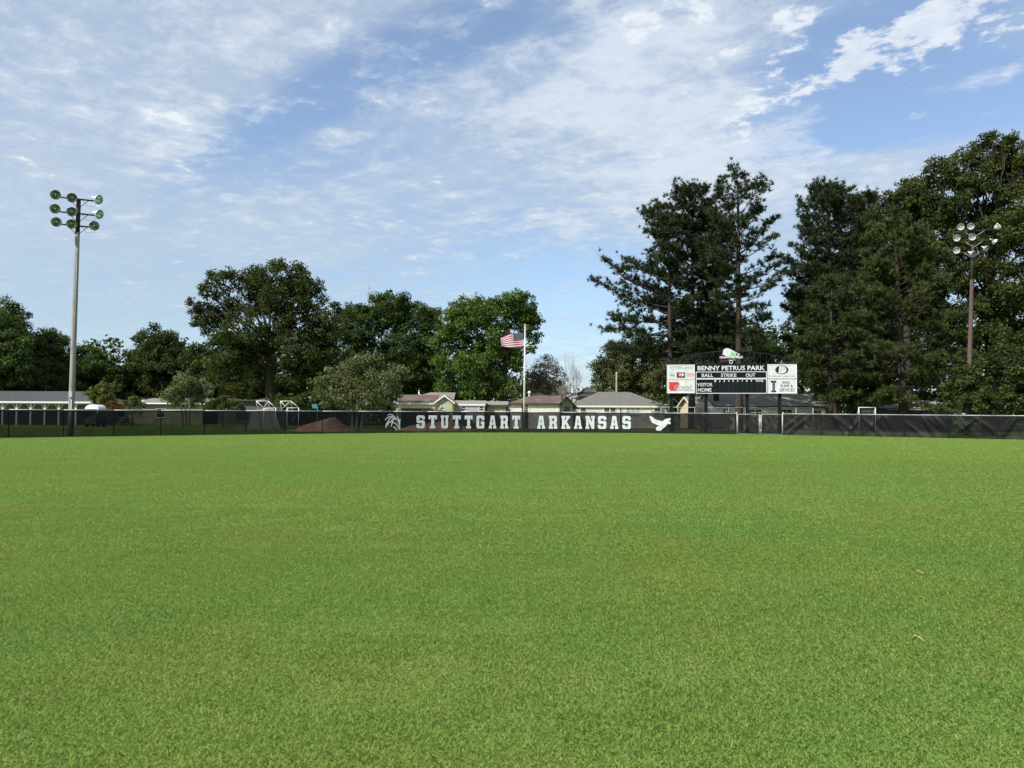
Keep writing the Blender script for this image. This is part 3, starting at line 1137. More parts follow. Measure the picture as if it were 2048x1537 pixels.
def sx(px):
    return (px - 1461) * KX


def sz(px, py):
    return sb_c.z - (py - 757 - .0150 * (px - 1461)) * K


def zrow(py):
    return sb_c.z - (py - 757) * K


def board(name, x0, x1, y0, y1, mat, yf, yb, parent=sb):
    cx = (x0 + x1) / 2
    s = .0150 * (cx - 1461)
    return MB().box(sx(x0), sx(x1), yf, yb, zrow(y1 - s), zrow(y0 - s)).build(name, mat, parent)


def frame_strip(x0, x1, y0, y1, t, yf, parent=sb, name='frame', mat=None):
    cx = (x0 + x1) / 2
    s = .0150 * (cx - 1461)
    X0_, X1_, Z0_, Z1_ = sx(x0), sx(x1), zrow(y1 - s), zrow(y0 - s)
    m_ = MB()
    m_.plate([[(X0_, Z0_), (X1_, Z0_), (X1_, Z1_), (X0_, Z1_)], [(X0_ + t, Z0_ + t), (X0_ + t, Z1_ - t), (X1_ - t, Z1_ - t), (X1_ - t, Z0_ + t)]], yf - .02, yf + .02)
    return m_.build(name, mat or M['white'], parent)


def st(body, x0, x1, y0, y1, mat, parent, bold=.02, yf=-.175, shear=0.0, tilt=None):
    cx = (x0 + x1) / 2
    s = .0150 * (tilt if tilt is not None else cx - 1461)
    return text_part(body, (x1 - x0) * KX, (y1 - y0) * K, sx(cx), (zrow(y0 - s) + zrow(y1 - s)) / 2, yf, mat, parent, 'lettering', bold, shear)


# posts
for px_ in (1347, 1414, 1493, 1554):
    m_ = MB()
    X_ = sx(px_)
    zt = zrow(730)
    m_.box(X_ - .15, X_ - .13, .02, .30, 0, zt).box(X_ + .13, X_ + .15, .02, .30, 0, zt).box(X_ - .13, X_ + .13, .15, .17, 0, zt)
    m_.build('post', M['blackpaint'], sb)
# centre boards
hd = board('header_panel', 1392.3, 1530.2, 729.6, 743.4, M['black'], -.15, 0)
st('BENNY PETRUS PARK', 1397.5, 1525.5, 732.0, 741.4, M['vinyl'], hd, .022)
cb = board('count_panel', 1392.3, 1530.2, 743.6, 757.9, M['black'], -.15, 0)
frame_strip(1394.2, 1529.3, 743.8, 757.8, .055, -.155, cb)
for t_, a, b_ in (('BALL', 1405.5, 1427.5), ('STRIKE', 1442.4, 1472), ('OUT', 1489.6, 1507.6)):
    st(t_, a, b_, 747.6, 754.6, M['vinyl'], cb, .016, tilt=0)
lp = board('line_score_panel', 1392.3, 1530.2, 758.1, 788.0, M['black'], -.15, 0)
frame_strip(1394.2, 1529.3, 758.2, 787.8, .055, -.155, lp)
for i in range(9):
    px_ = 1431.5 + i * 8.57
    st(str(i + 1), px_ - 1.3, px_ + 1.3, 760.2, 764.6, M['vinyl'], lp, .03, tilt=0)
    for row in (766.2, 776.2):
        m_ = MB().box(sx(px_ - 3.2), sx(px_ + 3.2), -.156, -.149, zrow(row + 8.6), zrow(row))
        m_.build('digit_window', M['ledpanel'], lp)
st('TOTAL', 1507.6, 1523.3, 760.2, 764.6, M['vinyl'], lp, .03, tilt=0)
for row in (766.2, 776.2):
    MB().box(sx(1508), sx(1523), -.156, -.149, zrow(row + 8.6), zrow(row)).build('digit_window', M['ledpanel'], lp)
st('VISITOR', 1396.6, 1426.2, 766.4, 773.3, M['vinyl'], lp, .012, tilt=0)
st('HOME', 1397.8, 1424.2, 776.6, 784.2, M['vinyl'], lp, .012, tilt=0)
# left sponsor panels
la = board('sponsor_panel', 1338.0, 1392.0, 728.0, 756.6, M['panelwhite'], -.16, 0)
frame_strip(1338.0, 1392.0, 728.0, 756.6, .05, -.165, la)
sh = [(0, 1), (.35, .85), (.8, 1), (1, .55), (.85, .1), (.4, -.6), (.1, -1), (-.3, -.6), (-.8, .1), (-.95, .6), (-.6, .95), (-.3, .8)]
shl = [[(sx(1348) + x * .24, sz(1365, 735.5) + y * .22) for x, y in reversed(sh)], [(sx(1348) + x * .15, sz(1365, 735.6) + y * .14) for x, y in sh]]
MB().plate(shl, -.172, -.162).build('shield_logo', M['greyink'], la)
st('TERLINIC', 1353, 1389.5, 731.6, 736.2, M['greyink'], la, .03, -.172)
MB().box(sx(1360), sx(1389), -.170, -.160, sz(1365, 739.6), sz(1365, 738.0)).build('underline', M['blueink'], la)
c_, r_ = (sx(1348), sz(1365, 748.5)), .24
circ = lambda r2, n=20, c0=c_: [(c0[0] + math.cos(k * 2 * math.pi / n) * r2, c0[1] + math.sin(k * 2 * math.pi / n) * r2) for k in range(n)]
MB().plate([circ(.25), list(reversed(circ(.20)))], -.172, -.162).build('round_badge', M['greyink'], la)
st('44', 1345.2, 1350.8, 747, 750.2, M['ink'], la, .03, -.172)
MB().box(sx(1357.2), sx(1373.2), -.170, -.160, sz(1365, 754.5), sz(1365, 743.5)).build('black_badge', M['ink'], la)
MB().box(sx(1360), sx(1366.8), -.176, -.1702, sz(1365, 752.0), sz(1365, 744.6)).build('red_badge_square', M['red'], la)
cxp, czp = sx(1368.5), sz(1365, 748.2)
MB().plate([[(cxp + a * .055, czp + b_ * .055) for a, b_ in ((-1, -3), (1, -3), (1, -1), (3, -1), (3, 1), (1, 1), (1, 3), (-1, 3), (-1, 1), (-3, 1), (-3, -1), (-1, -1))]], -.182, -.1762).build('cross_mark', M['vinyl'], la)
st('E', 1361.5, 1365.0, 746.0, 750.6, M['vinyl'], la, .02, -.180)
ov = [[(sx(1383.5) + math.cos(k * math.pi / 12) * .36, sz(1365, 748.8) + math.sin(k * math.pi / 12) * .20 + math.cos(k * math.pi / 12) * .04) for k in range(24)],
      [(sx(1383.5) + math.cos(-k * math.pi / 12) * .30, sz(1365, 748.8) + math.sin(-k * math.pi / 12) * .14 + math.cos(k * math.pi / 12) * .04) for k in range(24)]]
MB().plate(ov, -.170, -.160).build('red_oval_logo', M['redscript'], la)
st('Express', 1378, 1389, 746.8, 750.6, M['redscript'], la, .02, -.172, .3)
lb = board('sponsor_panel', 1338.0, 1392.0, 757.6, 785.6, M['panelwhite'], -.16, 0)
frame_strip(1338.0, 1392.0, 757.6, 785.6, .05, -.165, lb)
ark = [(1341.5, 763), (1360.5, 763), (1361.2, 766), (1363.4, 766), (1361.4, 769.5), (1360, 772), (1357.6, 776), (1356.2, 781), (1344.2, 781), (1344, 777.6), (1342, 777), (1342.2, 770)]
MB().plate([[(sx(x), sz(1365, y)) for x, y in reversed(ark)]], -.170, -.160).build('state_outline', M['red'], lb)
st('Grand', 1352, 1386.5, 768.6, 776.5, M['greyink'], lb, .004, -.176, .35)
st('CROP SERVICES, INC.', 1351, 1389.5, 777.6, 780.6, M['greyink'], lb, .015, -.176)
# right sponsor panels
ra = board('sponsor_panel', 1530.6, 1585.3, 731.2, 758.8, M['panelwhite'], -.16, 0)
frame_strip(1530.6, 1585.3, 731.2, 758.8, .05, -.165, ra)
oc = (sx(1557.4), sz(1558, 742.3))
ell = lambda a, b2, n=28, c0=oc: [(c0[0] + math.cos(k * 2 * math.pi / n) * a, c0[1] + math.sin(k * 2 * math.pi / n) * b2) for k in range(n)]
MB().plate([ell(.58, .40)], -.170, -.160).build('oval_logo', M['ink'], ra)
dl = [(oc[0] - .20, oc[1] + .34)] + [(oc[0] + .05 + math.sin(k * math.pi / 10) * .36, oc[1] + math.cos(k * math.pi / 10) * .33) for k in range(11)] + [(oc[0] - .30, oc[1] - .33)]
MB().plate([list(reversed(dl))], -.176, -.1702).build('oval_logo_letter', M['panelwhite'], ra)
st('P', 1554.5, 1563, 737.5, 747, M['greyink'], ra, .0, -.180, .15)
st('POWER AND COMPANY, INC.', 1533.5, 1583, 753.4, 756.8, M['greyink'], ra, .02, -.172)
rb = board('sponsor_panel', 1530.6, 1585.3, 759.8, 789.0, M['panelwhite'], -.16, 0)
frame_strip(1530.6, 1585.3, 759.8, 789.0, .05, -.165, rb)
pm = [(1536.6, 763.6), (1546.6, 763.6), (1546.6, 767.6), (1544.4, 767.6), (1544.0, 782.2), (1546.8, 784.6), (1546.8, 786.6), (1537.2, 786.6), (1537.2, 784.6), (1539.8, 782.2), (1539.4, 767.6), (1536.6, 767.6)]
MB().plate([[(sx(x), sz(1558, y)) for x, y in reversed(pm)]], -.170, -.160).build('pump_logo', M['ink'], rb)
for y_ in (765.6, 769.8, 774.2, 778.8, 783.6):
    MB().plate([circ(.035, 8, (sx(1541.9), sz(1558, y_)))], -.176, -.1702).build('pump_hole', M['panelwhite'], rb)
st('IDEAL', 1558.2, 1573.2, 764.8, 769.6, M['ink'], rb, .0, -.172)
st('PUMP &', 1554.8, 1577.6, 771.4, 777.2, M['ink'], rb, .0, -.172)
st('SERVICES', 1552.2, 1580.4, 779.2, 785.2, M['ink'], rb, .0, -.172)
# arched truss
N = 22
ax = [1338 + (1586 - 1338) * i / N for i in range(N + 1)]
ay = [723.5 - 21 * (1 - ((x - 1462) / 124) ** 2) for x in ax]
arch = [(sx(x), .06, zrow(y)) for x, y in zip(ax, ay)]
low = [(sx(x), .06, zrow(728.5)) for x in ax]
MB().tube(arch, .05, 6).build('arch_chord', M['blackpaint'], sb)
MB().tube([low[0], low[-1]], .05, 6).build('lower_chord', M['blackpaint'], sb)
for i in range(0, N + 1):
    MB().tube([low[i], arch[i]], .025, 6).build('truss_upright', M['blackpaint'], sb)
for i in range(N):
    a, b_ = (low[i], arch[i + 1]) if i % 2 else (arch[i], low[i + 1])
    MB().tube([a, b_], .02, 6).build('truss_diagonal', M['blackpaint'], sb)
# field emblem on the arch
em = (sx(1454.5), zrow(704.8))
dia = [(1445, 709), (1459, 697.5), (1479.3, 709.6), (1468, 717.6)]
dl = [(sx(x), zrow(y)) for x, y in dia]
cxm = sum(p[0] for p in dl) / 4
czm = sum(p[1] for p in dl) / 4
inn = [(cxm + (p[0] - cxm) * .84, czm + (p[1] - czm) * .80) for p in dl]
MB().plate([list(reversed(dl)), inn], -.10, -.06).build('emblem_diamond', M['vinyl'], sb)
MB().plate([[(sx(x), zrow(y)) for x, y in reversed([(1456, 704), (1462, 701.2), (1471.6, 705.2), (1472, 711), (1467, 714.4), (1456, 714.4)])]], -.115, -.101).build('emblem_field', M['lgreen'], sb)
MB().plate([[(sx(x), zrow(y)) for x, y in reversed([(1457, 710.8), (1463.3, 704.6), (1468, 709.4), (1466.6, 712), (1462.8, 708), (1459.6, 711.2)])]], -.121, -.1152).build('emblem_stripe', M['green'], sb)
MB().plate([circ(.375, 24, em)], -.135, -.122).build('emblem_baseball', M['vinyl'], sb)
MB().plate([[(em[0] + .17 + .14 * math.cos(R(a)), em[1] + .30 * math.sin(R(a))) for a in range(120, 241, 20)] + [(em[0] + .20 + .14 * math.cos(R(a)), em[1] + .30 * math.sin(R(a))) for a in range(240, 119, -20)]], -.139, -.1352).build('baseball_seam', M['greyink'], sb)
st('CRAWFORD FIELD', 1440, 1484.5, 712.8, 717.4, M['vinyl'], sb, .045, -.14, .15)
MB().plate([[(sx(x), zrow(y)) for x, y in reversed([(1440.5, 719.6), (1456, 719.6), (1456, 724.2), (1440.5, 726.2)])]], -.08, -.06).build('emblem_ribbon', M['maroon'], sb)
MB().box(sx(1456.4), sx(1470.8), -.09, -.06, zrow(721.0), zrow(720.2)).build('emblem_bar', M['vinyl'], sb)
crest = [circ(.17, 14, (sx(1462), zrow(724.6))), list(reversed(circ(.11, 14, (sx(1462), zrow(724.6)))))]
MB().plate(crest, -.09, -.06).build('emblem_crest', M['vinyl'], sb)

# ------------------------------------------------------------------ floodlight poles
dish_prof_in = [(.315, 0), (.300, -.05), (.262, -.13), (.20, -.21), (.12, -.27), (.06, -.295), (0.001, -.30)]
dish_prof_out = [(.0012, -.315), (.075, -.31), (.13, -.285), (.215, -.225), (.278, -.14), (.318, -.055), (.328, -.005), (.328, .012), (.315, .012), (.315, 0)]


def dish_matrix(pos, facing, scale=1.0):
    f = Vector(facing).normalized()
    q = f.to_track_quat('Z', 'Y').to_matrix().to_4x4()
    return Matrix.Translation(pos) @ q @ Matrix.Scale(scale, 4)


proto = {}


def floodlight(parent, pos, facing, mount, scale=1.0, kind='reflector'):
    """dish, lamp and lamp housing; pos is the dish rim centre in the pole's frame"""
    mtx = dish_matrix(pos, facing, scale)
    if kind not in proto:
        a = MB().lathe(dish_prof_out, 20)
        fl = a.build('floodlight', M['dishback'], None, True)
        b_ = MB().lathe(list(reversed(dish_prof_in)), 20).build('reflector', M[kind], None, True)
        h_ = MB().lathe([(0.001, -.62), (.075, -.62), (.085, -.60), (.085, -.36), (.07, -.31), (.001, -.305)], 12).build('lamp_housing', M['dishback'], None, True)
        l_ = MB().lathe([(.001, -.02), (.045, -.035), (.06, -.09), (.05, -.16), (.03, -.22), (.03, -.28)], 12).build('bulb', M['bulb'], None, True)
        proto[kind] = [fl, b_, h_, l_]
        first = True
        objs = proto[kind]
    else:
        objs = [copy_obj(o) for o in proto[kind]]
    fl = objs[0]
    fl.parent = parent
    fl.matrix_local = mtx
    for o in objs[1:]:
        o.parent = fl
        o.matrix_local = Matrix.Identity(4)
    back = mtx @ Vector((0, 0, -.45))
    br = MB().tube([mount, Vector(mount).lerp(back, .5) + Vector((0, 0, .06)), back], .022, 6)
    ob = br.build('bracket', M['conduit'], parent, True)
    return fl


def light_pole(px_b, Y, zt, r0, r1, lean, label, matp, topdark, rows, facing_deg, arm_half, yaw, arm_mat, collar_z):
    bx = GX(px_b, Y)
    e = empty('floodlight_pole', (bx, Y, 0), label, 'light pole', 'floodlight poles at the outfield', 0)
    zs = np.linspace(0, zt, 9)
    top_mb_z = topdark
    pts = [(lean * z, 0, z) for z in zs if z < top_mb_z] + [(lean * top_mb_z, 0, top_mb_z)]
    rd = lambda z: r0 + (r1 - r0) * z / zt
    MB().tube(pts, [rd(p[2]) for p in pts], 14).build('pole', matp, e, True)
    MB().tube([(lean * top_mb_z, 0, top_mb_z), (lean * zt, 0, zt)], [rd(top_mb_z) * .99, rd(zt)], 14).build('pole_top', M['polet'], e, True)
    return e, lambda z: lean * z, rd


# left pole: three arms of three dishes, all turned to the field
LY = 52.5
zl = lambda px, py: ZP(px, py, LY)
lp_e, lx, lr = light_pole(142, LY, zl(147, 398), .195, .135, .0085, 'tall grey wooden floodlight pole with nine lamps standing alone at the left', M['poleL'], zl(147, 466), None, None, None, None, None, None)
yawL = R(27)
u_arm = Vector((math.cos(yawL), math.sin(yawL), 0))
n_arm = Vector((math.sin(yawL), -math.cos(yawL), 0))
for row, (pa, pyL, pyR, dc) in enumerate(((146, 397.5, 403, (111, 390, 144, 396, 198, 400)), (146, 426, 432, (110, 418, 143.5, 424, 199, 429.5)), (146, 451, 456, (112.5, 444.5, 143, 448.5, 188.5, 452)))):
    zc = zl(146, (pyL + pyR) / 2)
    c0 = Vector((lx(zc), 0, zc)) + n_arm * .20
    a0, a1 = c0 - u_arm * 1.10, c0 + u_arm * 1.30
    if row == 2:
        a1 = c0 + u_arm * 1.12
    MB().tube([a0, a1], .055, 8).build('crossarm', M['arm'], lp_e, True)
    MB().tube([c0 - u_arm * .62, c0 - n_arm * .03 - Vector((0, 0, .62))], .02, 6).build('brace', M['arm'], lp_e, True)
    MB().tube([c0 + u_arm * .62, c0 - n_arm * .03 - Vector((0, 0, .62))], .02, 6).build('brace', M['arm'], lp_e, True)
    MB().tube([c0 + u_arm * .25 - Vector((0, 0, .05)), c0 + u_arm * .55 - Vector((0, 0, .40)), c0 + u_arm * .95 - Vector((0, 0, .38)), c0 + u_arm * 1.1 - Vector((0, 0, .05))], .010, 5).build('cable', M['rubber'], lp_e)
    for k in range(3):
        dpx, dpy = dc[2 * k], dc[2 * k + 1]
        s = (a0 - c0).dot(u_arm) if k == 0 else (0 if k == 1 else (a1 - c0).dot(u_arm))
        mount = c0 + u_arm * s
        depth = LY + mount.y - .45
        w_ = P(dpx, dpy, depth)
        pos = Vector((w_.x - lp_e.location.x, w_.y - LY, w_.z))
        fac = Vector((.42, -.86, -.42)) if k < 2 else (Vector((.95, -.30, -.35)) if row < 2 else Vector((.60, -.75, -.35)))
        floodlight(lp_e, pos, fac, mount)
MB().box(lx(3) - .02, lx(3) + .20, -.36, -.19, zl(144, 795), zl(144, 783)).build('junction_box', M['conduit'], lp_e)
MB().tube([(lx(0) + .10, -.215, 0), (lx(3) + .10, -.20, zl(144, 795))], .035, 8).build('conduit', M['conduit'], lp_e, True)
MB().tube([(lx(3) + .13, -.195, zl(144, 783)), (lx(9) + .12, -.165, 9), (lx(13.2) + .10, -.15, 13.2)], .014, 6).build('conduit', M['conduit'], lp_e, True)
MB().box(lx(13) - .12, lx(13) + .14, -.18, -.10, zl(147, 473), zl(147, 467)).build('collar', M['conduit'], lp_e)

# right pole stands among the trees, its rear dishes turned away
RY = 66.0
zr = lambda px, py: ZP(px, py, RY)
rp_e, rx_, rr_ = light_pole(1934.5, RY, zr(1954, 460), .215, .125, .0455, 'leaning brown wooden floodlight pole with pale lamps in front of the right trees', M['poleR'], zr(1950, 560), None, None, None, None, None, None)
yawR = R(-22)
u2 = Vector((math.cos(yawR), math.sin(yawR), 0))
n2_ = Vector((math.sin(yawR), -math.cos(yawR), 0))
rows = [(463, [(1921.5, 454, 0), (1941.5, 453, 0), (1995, 455, 2)], (-1.5, 1.75)), (483.5, [(1913.5, 476.5, 0), (1944.8, 474.5, 0), (1991, 485, 1)], (-1.2, 1.5)), (505, [(1913.2, 501, 0), (1946.5, 508.5, 3), (1973.5, 498, 3)], (-1.4, 1.0))]
for zpy, ds, (s0, s1) in rows:
    zc = zr(1952, zpy)
    c0 = Vector((rx_(zc), 0, zc)) + n2_ * .17
    MB().tube([c0 + u2 * s0, c0 + u2 * s1], .040, 8).build('crossarm', M['polet'], rp_e, True)
    MB().tube([c0 + u2 * s0 * .5, c0 - n2_ * .03 - Vector((0, 0, .55))], .018, 6).build('brace', M['conduit'], rp_e, True)
    MB().tube([c0 + u2 * s1 * .5, c0 - n2_ * .03 - Vector((0, 0, .55))], .018, 6).build('brace', M['conduit'], rp_e, True)
    for dpx, dpy, k in ds:
        w_ = P(dpx, dpy, RY - .4)
        pos = Vector((w_.x - rp_e.location.x, w_.y - RY, w_.z))
        fac = {0: Vector((-.50, -.85, -.18)), 1: Vector((.70, -.25, -.55)), 2: Vector((.45, .70, -.35)), 3: Vector((.35, -.75, -.50))}[k]
        s = (pos - c0).dot(u2)
        floodlight(rp_e, pos, fac, c0 + u2 * max(s0, min(s1, s)), .84, 'glare_white')

# ------------------------------------------------------------------ flagpole and flag
FY = 74.0
fpx = GX(1047.5, FY)
ztop = ZP(1050, 652, FY)
fp = empty('flagpole', (fpx, FY, 0), 'slim white flagpole behind the fence between the two low sheds', 'flagpole')
lean = (P(1050, 652, FY).x - fpx) / ztop
MB().tube([(0, 0, 0), (lean * ztop * .5, 0, ztop * .5), (lean * ztop, 0, ztop)], [.075, .062, .04], 10).build('pole', M['flagpole'], fp, True)
MB().lathe([(.001, .17), (.05, .15), (.075, .09), (.05, .03), (.001, .0)], 12, Matrix.Translation((lean * ztop, 0, ztop))).build('finial', M['flagpole'], fp, True)
MB().tube([(.09, -.03, 1.2), (lean * ztop + .07, -.03, ztop - .1)], .008, 5).build('halyard', M['flagpole'], fp)
fk = FY / FPX


def flag_pt(u_, v_):
    """u_ 0 at the hoist to 1 at the fly, v_ 0 top to 1 bottom -> photo offsets then metres"""
    tx = 1049 - 47.5 * (u_ + .03 * math.sin(u_ * 3.1 + v_ * 1.5))
    top = 664.5 + 5.5 * u_ + 4.5 * u_ * u_ + 1.0 * math.sin(u_ * 9)
    bot = 693.5 + 3.2 * math.sin(u_ * 3.0) - 1.0 * u_
    ty = top + (bot - top) * v_
    w_ = P(tx, ty, FY)
    dep = .16 * math.sin(u_ * 8.5 + v_ * 1.3) * (.25 + u_)
    return (w_.x - fpx - .03, dep - .02, w_.z)


fl = empty('flag', (fpx, FY, 0), 'American flag streaming left from the white flagpole', 'flag')
NU = 22
for s in range(13):
    v0, v1 = s / 13, (s + 1) / 13
    vs, fs = [], []
    for i in range(NU + 1):
        for v_ in (v0, v1):
            vs.append(flag_pt(i / NU, v_))
    for i in range(NU):
        fs.append((2 * i, 2 * i + 1, 2 * i + 3, 2 * i + 2))
    MB().add(vs, fs).build('stripe', M['flagred'] if s % 2 == 0 else M['flagwhite'], fl, True)
vs, fs = [], []
for i in range(11):
    for j in range(5):
        p = flag_pt(i / 10 * .41, j / 4 * 7 / 13)
        vs.append((p[0], p[1] - .012, p[2]))
for i in range(10):
    for j in range(4):
        k = i * 5 + j
        fs.append((k, k + 1, k + 6, k + 5))
MB().add(vs, fs).build('canton', M['flagblue'], fl, True)
m_ = MB()
for r_ in range(9):
    for c__ in range(6 if r_ % 2 == 0 else 5):
        u_ = (.045 + c__ * .064 + (0 if r_ % 2 == 0 else .032))
        p = flag_pt(u_, (.04 + r_ * .0565))
        loop = []
        for k in range(10):
            rad_ = .034 if k % 2 == 0 else .014
            loop.append((p[0] + rad_ * math.sin(k * math.pi / 5), p[1] - .02, p[2] + rad_ * math.cos(k * math.pi / 5)))
        m_.add(loop, [tuple(range(10))])
tag(m_.build('stars', M['flagwhite'], fl), kind='stuff')


# ------------------------------------------------------------------ buildings
def win(parent, x, w_, z0, z1, y, mat_f, mat_g, mull=0, facing='y', shutters=None):
    """window: frame with sill and pane as its own parts; on the front wall (facing -y)"""
    t = .07
    m_ = MB()
    m_.plate([[(x - w_ / 2 - t, z0 - t), (x + w_ / 2 + t, z0 - t), (x + w_ / 2 + t, z1 + t), (x - w_ / 2 - t, z1 + t)],
              [(x - w_ / 2, z0), (x - w_ / 2, z1), (x + w_ / 2, z1), (x + w_ / 2, z0)]], y - .05, y - .001)
    f = m_.build('window', mat_f, parent)
    MB().box(x - w_ / 2 + .001, x + w_ / 2 - .001, y - .018, y - .004, z0 + .001, z1 - .001).build('pane', mat_g, f)
    MB().box(x - w_ / 2 - .12, x + w_ / 2 + .12, y - .10, y - .001, z0 - t - .05, z0 - t - .002).build('sill', mat_f, f)
    MB().box(x - w_ / 2 + .002, x + w_ / 2 - .002, y - .035, y - .0185, (z0 + z1) / 2 - .02, (z0 + z1) / 2 + .02).build('meeting_rail', mat_f, f)
    for k in range(mull):
        xm = x - w_ / 2 + w_ * (k + 1) / (mull + 1)
        MB().box(xm - .03, xm + .03, y - .042, y - .0352, z0 + .002, z1 - .002).build('mullion', mat_f, f)
    return f


def house(name, label, cat, pxl, pxr, Y, D, wall_py, ridge_py, wallm, roofm, trimm, lend='hip', rend='hip', o=.45, gablem=None, rz=0.0, group=None, inset=None):
    """long low building: front wall faces the field, ridge runs across"""
    xl, xr = GX(pxl, Y), GX(pxr, Y)
    mid = (pxl + pxr) / 2
    W = xr - xl
    e_ = ZP(mid, wall_py, Y - o)
    r_ = ZP(mid, ridge_py, Y + D / 2)
    e = empty(name, (xl, Y, 0), label, cat, group, rz)
    slope = (r_ - e_) / (D / 2 + o)
    ewall = e_ + slope * o - .16
    inset = D / 2 if inset is None else inset
    li = inset if lend == 'hip' else -o
    ri = inset if rend == 'hip' else -o
    # walls
    m_ = MB()
    yb = D
    zg = ewall + slope * D / 2
    vs = [(0, 0, 0), (W, 0, 0), (W, D, 0), (0, D, 0), (0, 0, ewall), (W, 0, ewall), (W, D, ewall), (0, D, ewall)]
    m_.add(vs, [(0, 1, 5, 4), (2, 3, 7, 6)])
    if rend == 'gable':
        m_.add([(W, 0, 0), (W, D, 0), (W, D, ewall), (W, D / 2, zg), (W, 0, ewall)], [(0, 1, 2, 3, 4)])
    else:
        m_.add([(W, 0, 0), (W, D, 0), (W, D, ewall), (W, 0, ewall)], [(0, 1, 2, 3)])
    if lend == 'gable':
        m_.add([(0, D, 0), (0, 0, 0), (0, 0, ewall), (0, D / 2, zg), (0, D, ewall)], [(0, 1, 2, 3, 4)])
    else:
        m_.add([(0, D, 0), (0, 0, 0), (0, 0, ewall), (0, D, ewall)], [(0, 1, 2, 3)])
    m_.build('wall', wallm, e)
    # roof
    th = .14
    rf = MB()
    A, B_ = (-o, -o, e_), (W + o, -o, e_)
    Cc, Dd = (W + o, D + o, e_), (-o, D + o, e_)
    RL, RR = (li, D / 2, r_), (W - ri, D / 2, r_)
    rf.slab([A, B_, RR, RL], th)
    rf.slab([Cc, Dd, RL, RR], th)
    if rend == 'hip':
        rf.slab([B_, Cc, RR], th)
    if lend == 'hip':
        rf.slab([Dd, A, RL], th)
    roof = rf.build('roof', roofm, e)
    # fascia
    MB().box(-o - .02, W + o + .02, -o - .035, -o - .004, e_ - .20, e_ + .0).build('fascia', trimm, e)
    for end, xx, sg in ((rend, W + o, 1), (lend, -o, -1)):
        if end == 'gable':
            for y0, y1, z0, z1 in ((-o, D / 2, e_, r_), (D + o, D / 2, e_, r_)):
                q = MB()
                x0, x1 = (xx + .004, xx + .035) if sg > 0 else (xx - .035, xx - .004)
                q.add([(x0, y0, z0 - .2), (x0, y1, z1 - .2), (x0, y1, z1 + .0), (x0, y0, z0 + .0), (x1, y0, z0 - .2), (x1, y1, z1 - .2), (x1, y1, z1 + .0), (x1, y0, z0 + .0)],
                      [(0, 1, 2, 3), (7, 6, 5, 4), (0, 4, 5, 1), (3, 2, 6, 7), (0, 3, 7, 4), (1, 5, 6, 2)])
                q.build('rake_board', trimm, e)
        else:
            x0, x1 = (xx + .004, xx + .035) if sg > 0 else (xx - .035, xx - .004)
            MB().box(x0, x1, -o, D + o, e_ - .2, e_).build('fascia', trimm, e)
    e['dims'] = 0
    del e['dims']
    return e, dict(xl=xl, W=W, Y=Y, D=D, ew=ewall, e=e_, r=r_, roof=roof, o=o)


def hx(h, px):
    return GX(px, h['Y']) - h['xl']


def hz(h, px, py):
    return ZP(px, py, h['Y'])


# 1 long pavilion at the far left
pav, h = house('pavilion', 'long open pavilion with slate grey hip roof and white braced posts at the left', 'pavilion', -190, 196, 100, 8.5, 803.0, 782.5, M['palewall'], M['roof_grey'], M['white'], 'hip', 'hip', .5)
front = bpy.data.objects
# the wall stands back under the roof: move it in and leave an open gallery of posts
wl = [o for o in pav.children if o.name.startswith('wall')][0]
wl.scale = (1, .3, (h['ew'] + .55) / h['ew'])
wl.location = (0, 2.4, 0)
k = 0
for i in range(-7, 6):
    px_ = 5.6 + i * 28.1
    if px_ > 150:
        continue
    X_ = hx(h, px_)
    MB().box(X_ - .09, X_ + .09, -.10, .08, 0, h['e'] - .2).build('post', M['white'], pav)
    for sg in (-1, 1):
        MB().tube([(X_ + sg * .10, -.01, h['e'] - .98), (X_ + sg * .52, -.01, h['e'] - .32)], .06, 4).build('knee_brace', M['white'], pav)
for px_ in (152, 196):
    X_ = hx(h, px_)
    MB().box(X_ - .09, X_ + .09, -.10, .08, 0, h['e'] - .2).build('post', M['white'], pav)
MB().box(hx(h, 149), hx(h, 171), 2.30, 2.38, 0, 2.2).build('bay_shade_panel', M['trimdark'], pav)  # dark panel stands for the shade beneath the right bay
MB().box(0.1, h['W'] - .1, -.06, .04, h['e'] - .34, h['e'] - .215).build('beam', M['white'], pav)

# cart with a white domed canopy at the pavilion's end
vY = 88.0
vx = GX(183, vY)
van = empty('covered_cart', (vx, vY, 0), 'dark cart under a white domed canopy at the right end of the pavilion', 'cart')
vt = ZP(183, 809.3, vY)
vb = ZP(183, 818.5, vY)
hw = 15.5 * vY / FPX
prof = [(-hw, vb), (-hw * .98, vb + .10), (-hw * .84, vb + (vt - vb) * .55), (-hw * .55, vt - .07), (-hw * .2, vt), (hw * .2, vt), (hw * .55, vt - .07), (hw * .84, vb + (vt - vb) * .55), (hw * .98, vb + .10), (hw, vb)]
ys = [(-.05, .86), (.12, .97), (.9, 1.0), (1.7, .97), (1.9, .86)]
n = len(prof)
vs = [(x * s_, y_, vb + (z - vb) * s_) for y_, s_ in ys for x, z in prof]
fs = [tuple(range(n - 1, -1, -1))] + [tuple((len(ys) - 1) * n + k for k in range(n))]
for i in range(len(ys) - 1):
    for k in range(n):
        fs.append((i * n + k, i * n + (k + 1) % n, (i + 1) * n + (k + 1) % n, (i + 1) * n + k))
MB().add(vs, fs).build('canopy', M['vanwhite'], van)
for sg in (-1, 1):
    for y_ in (.2, 1.65):
        MB().tube([(sg * hw * .75, y_, .7), (sg * hw * .85, y_, vb + .12)], .025, 6).build('canopy_post', M['blackpaint'], van)
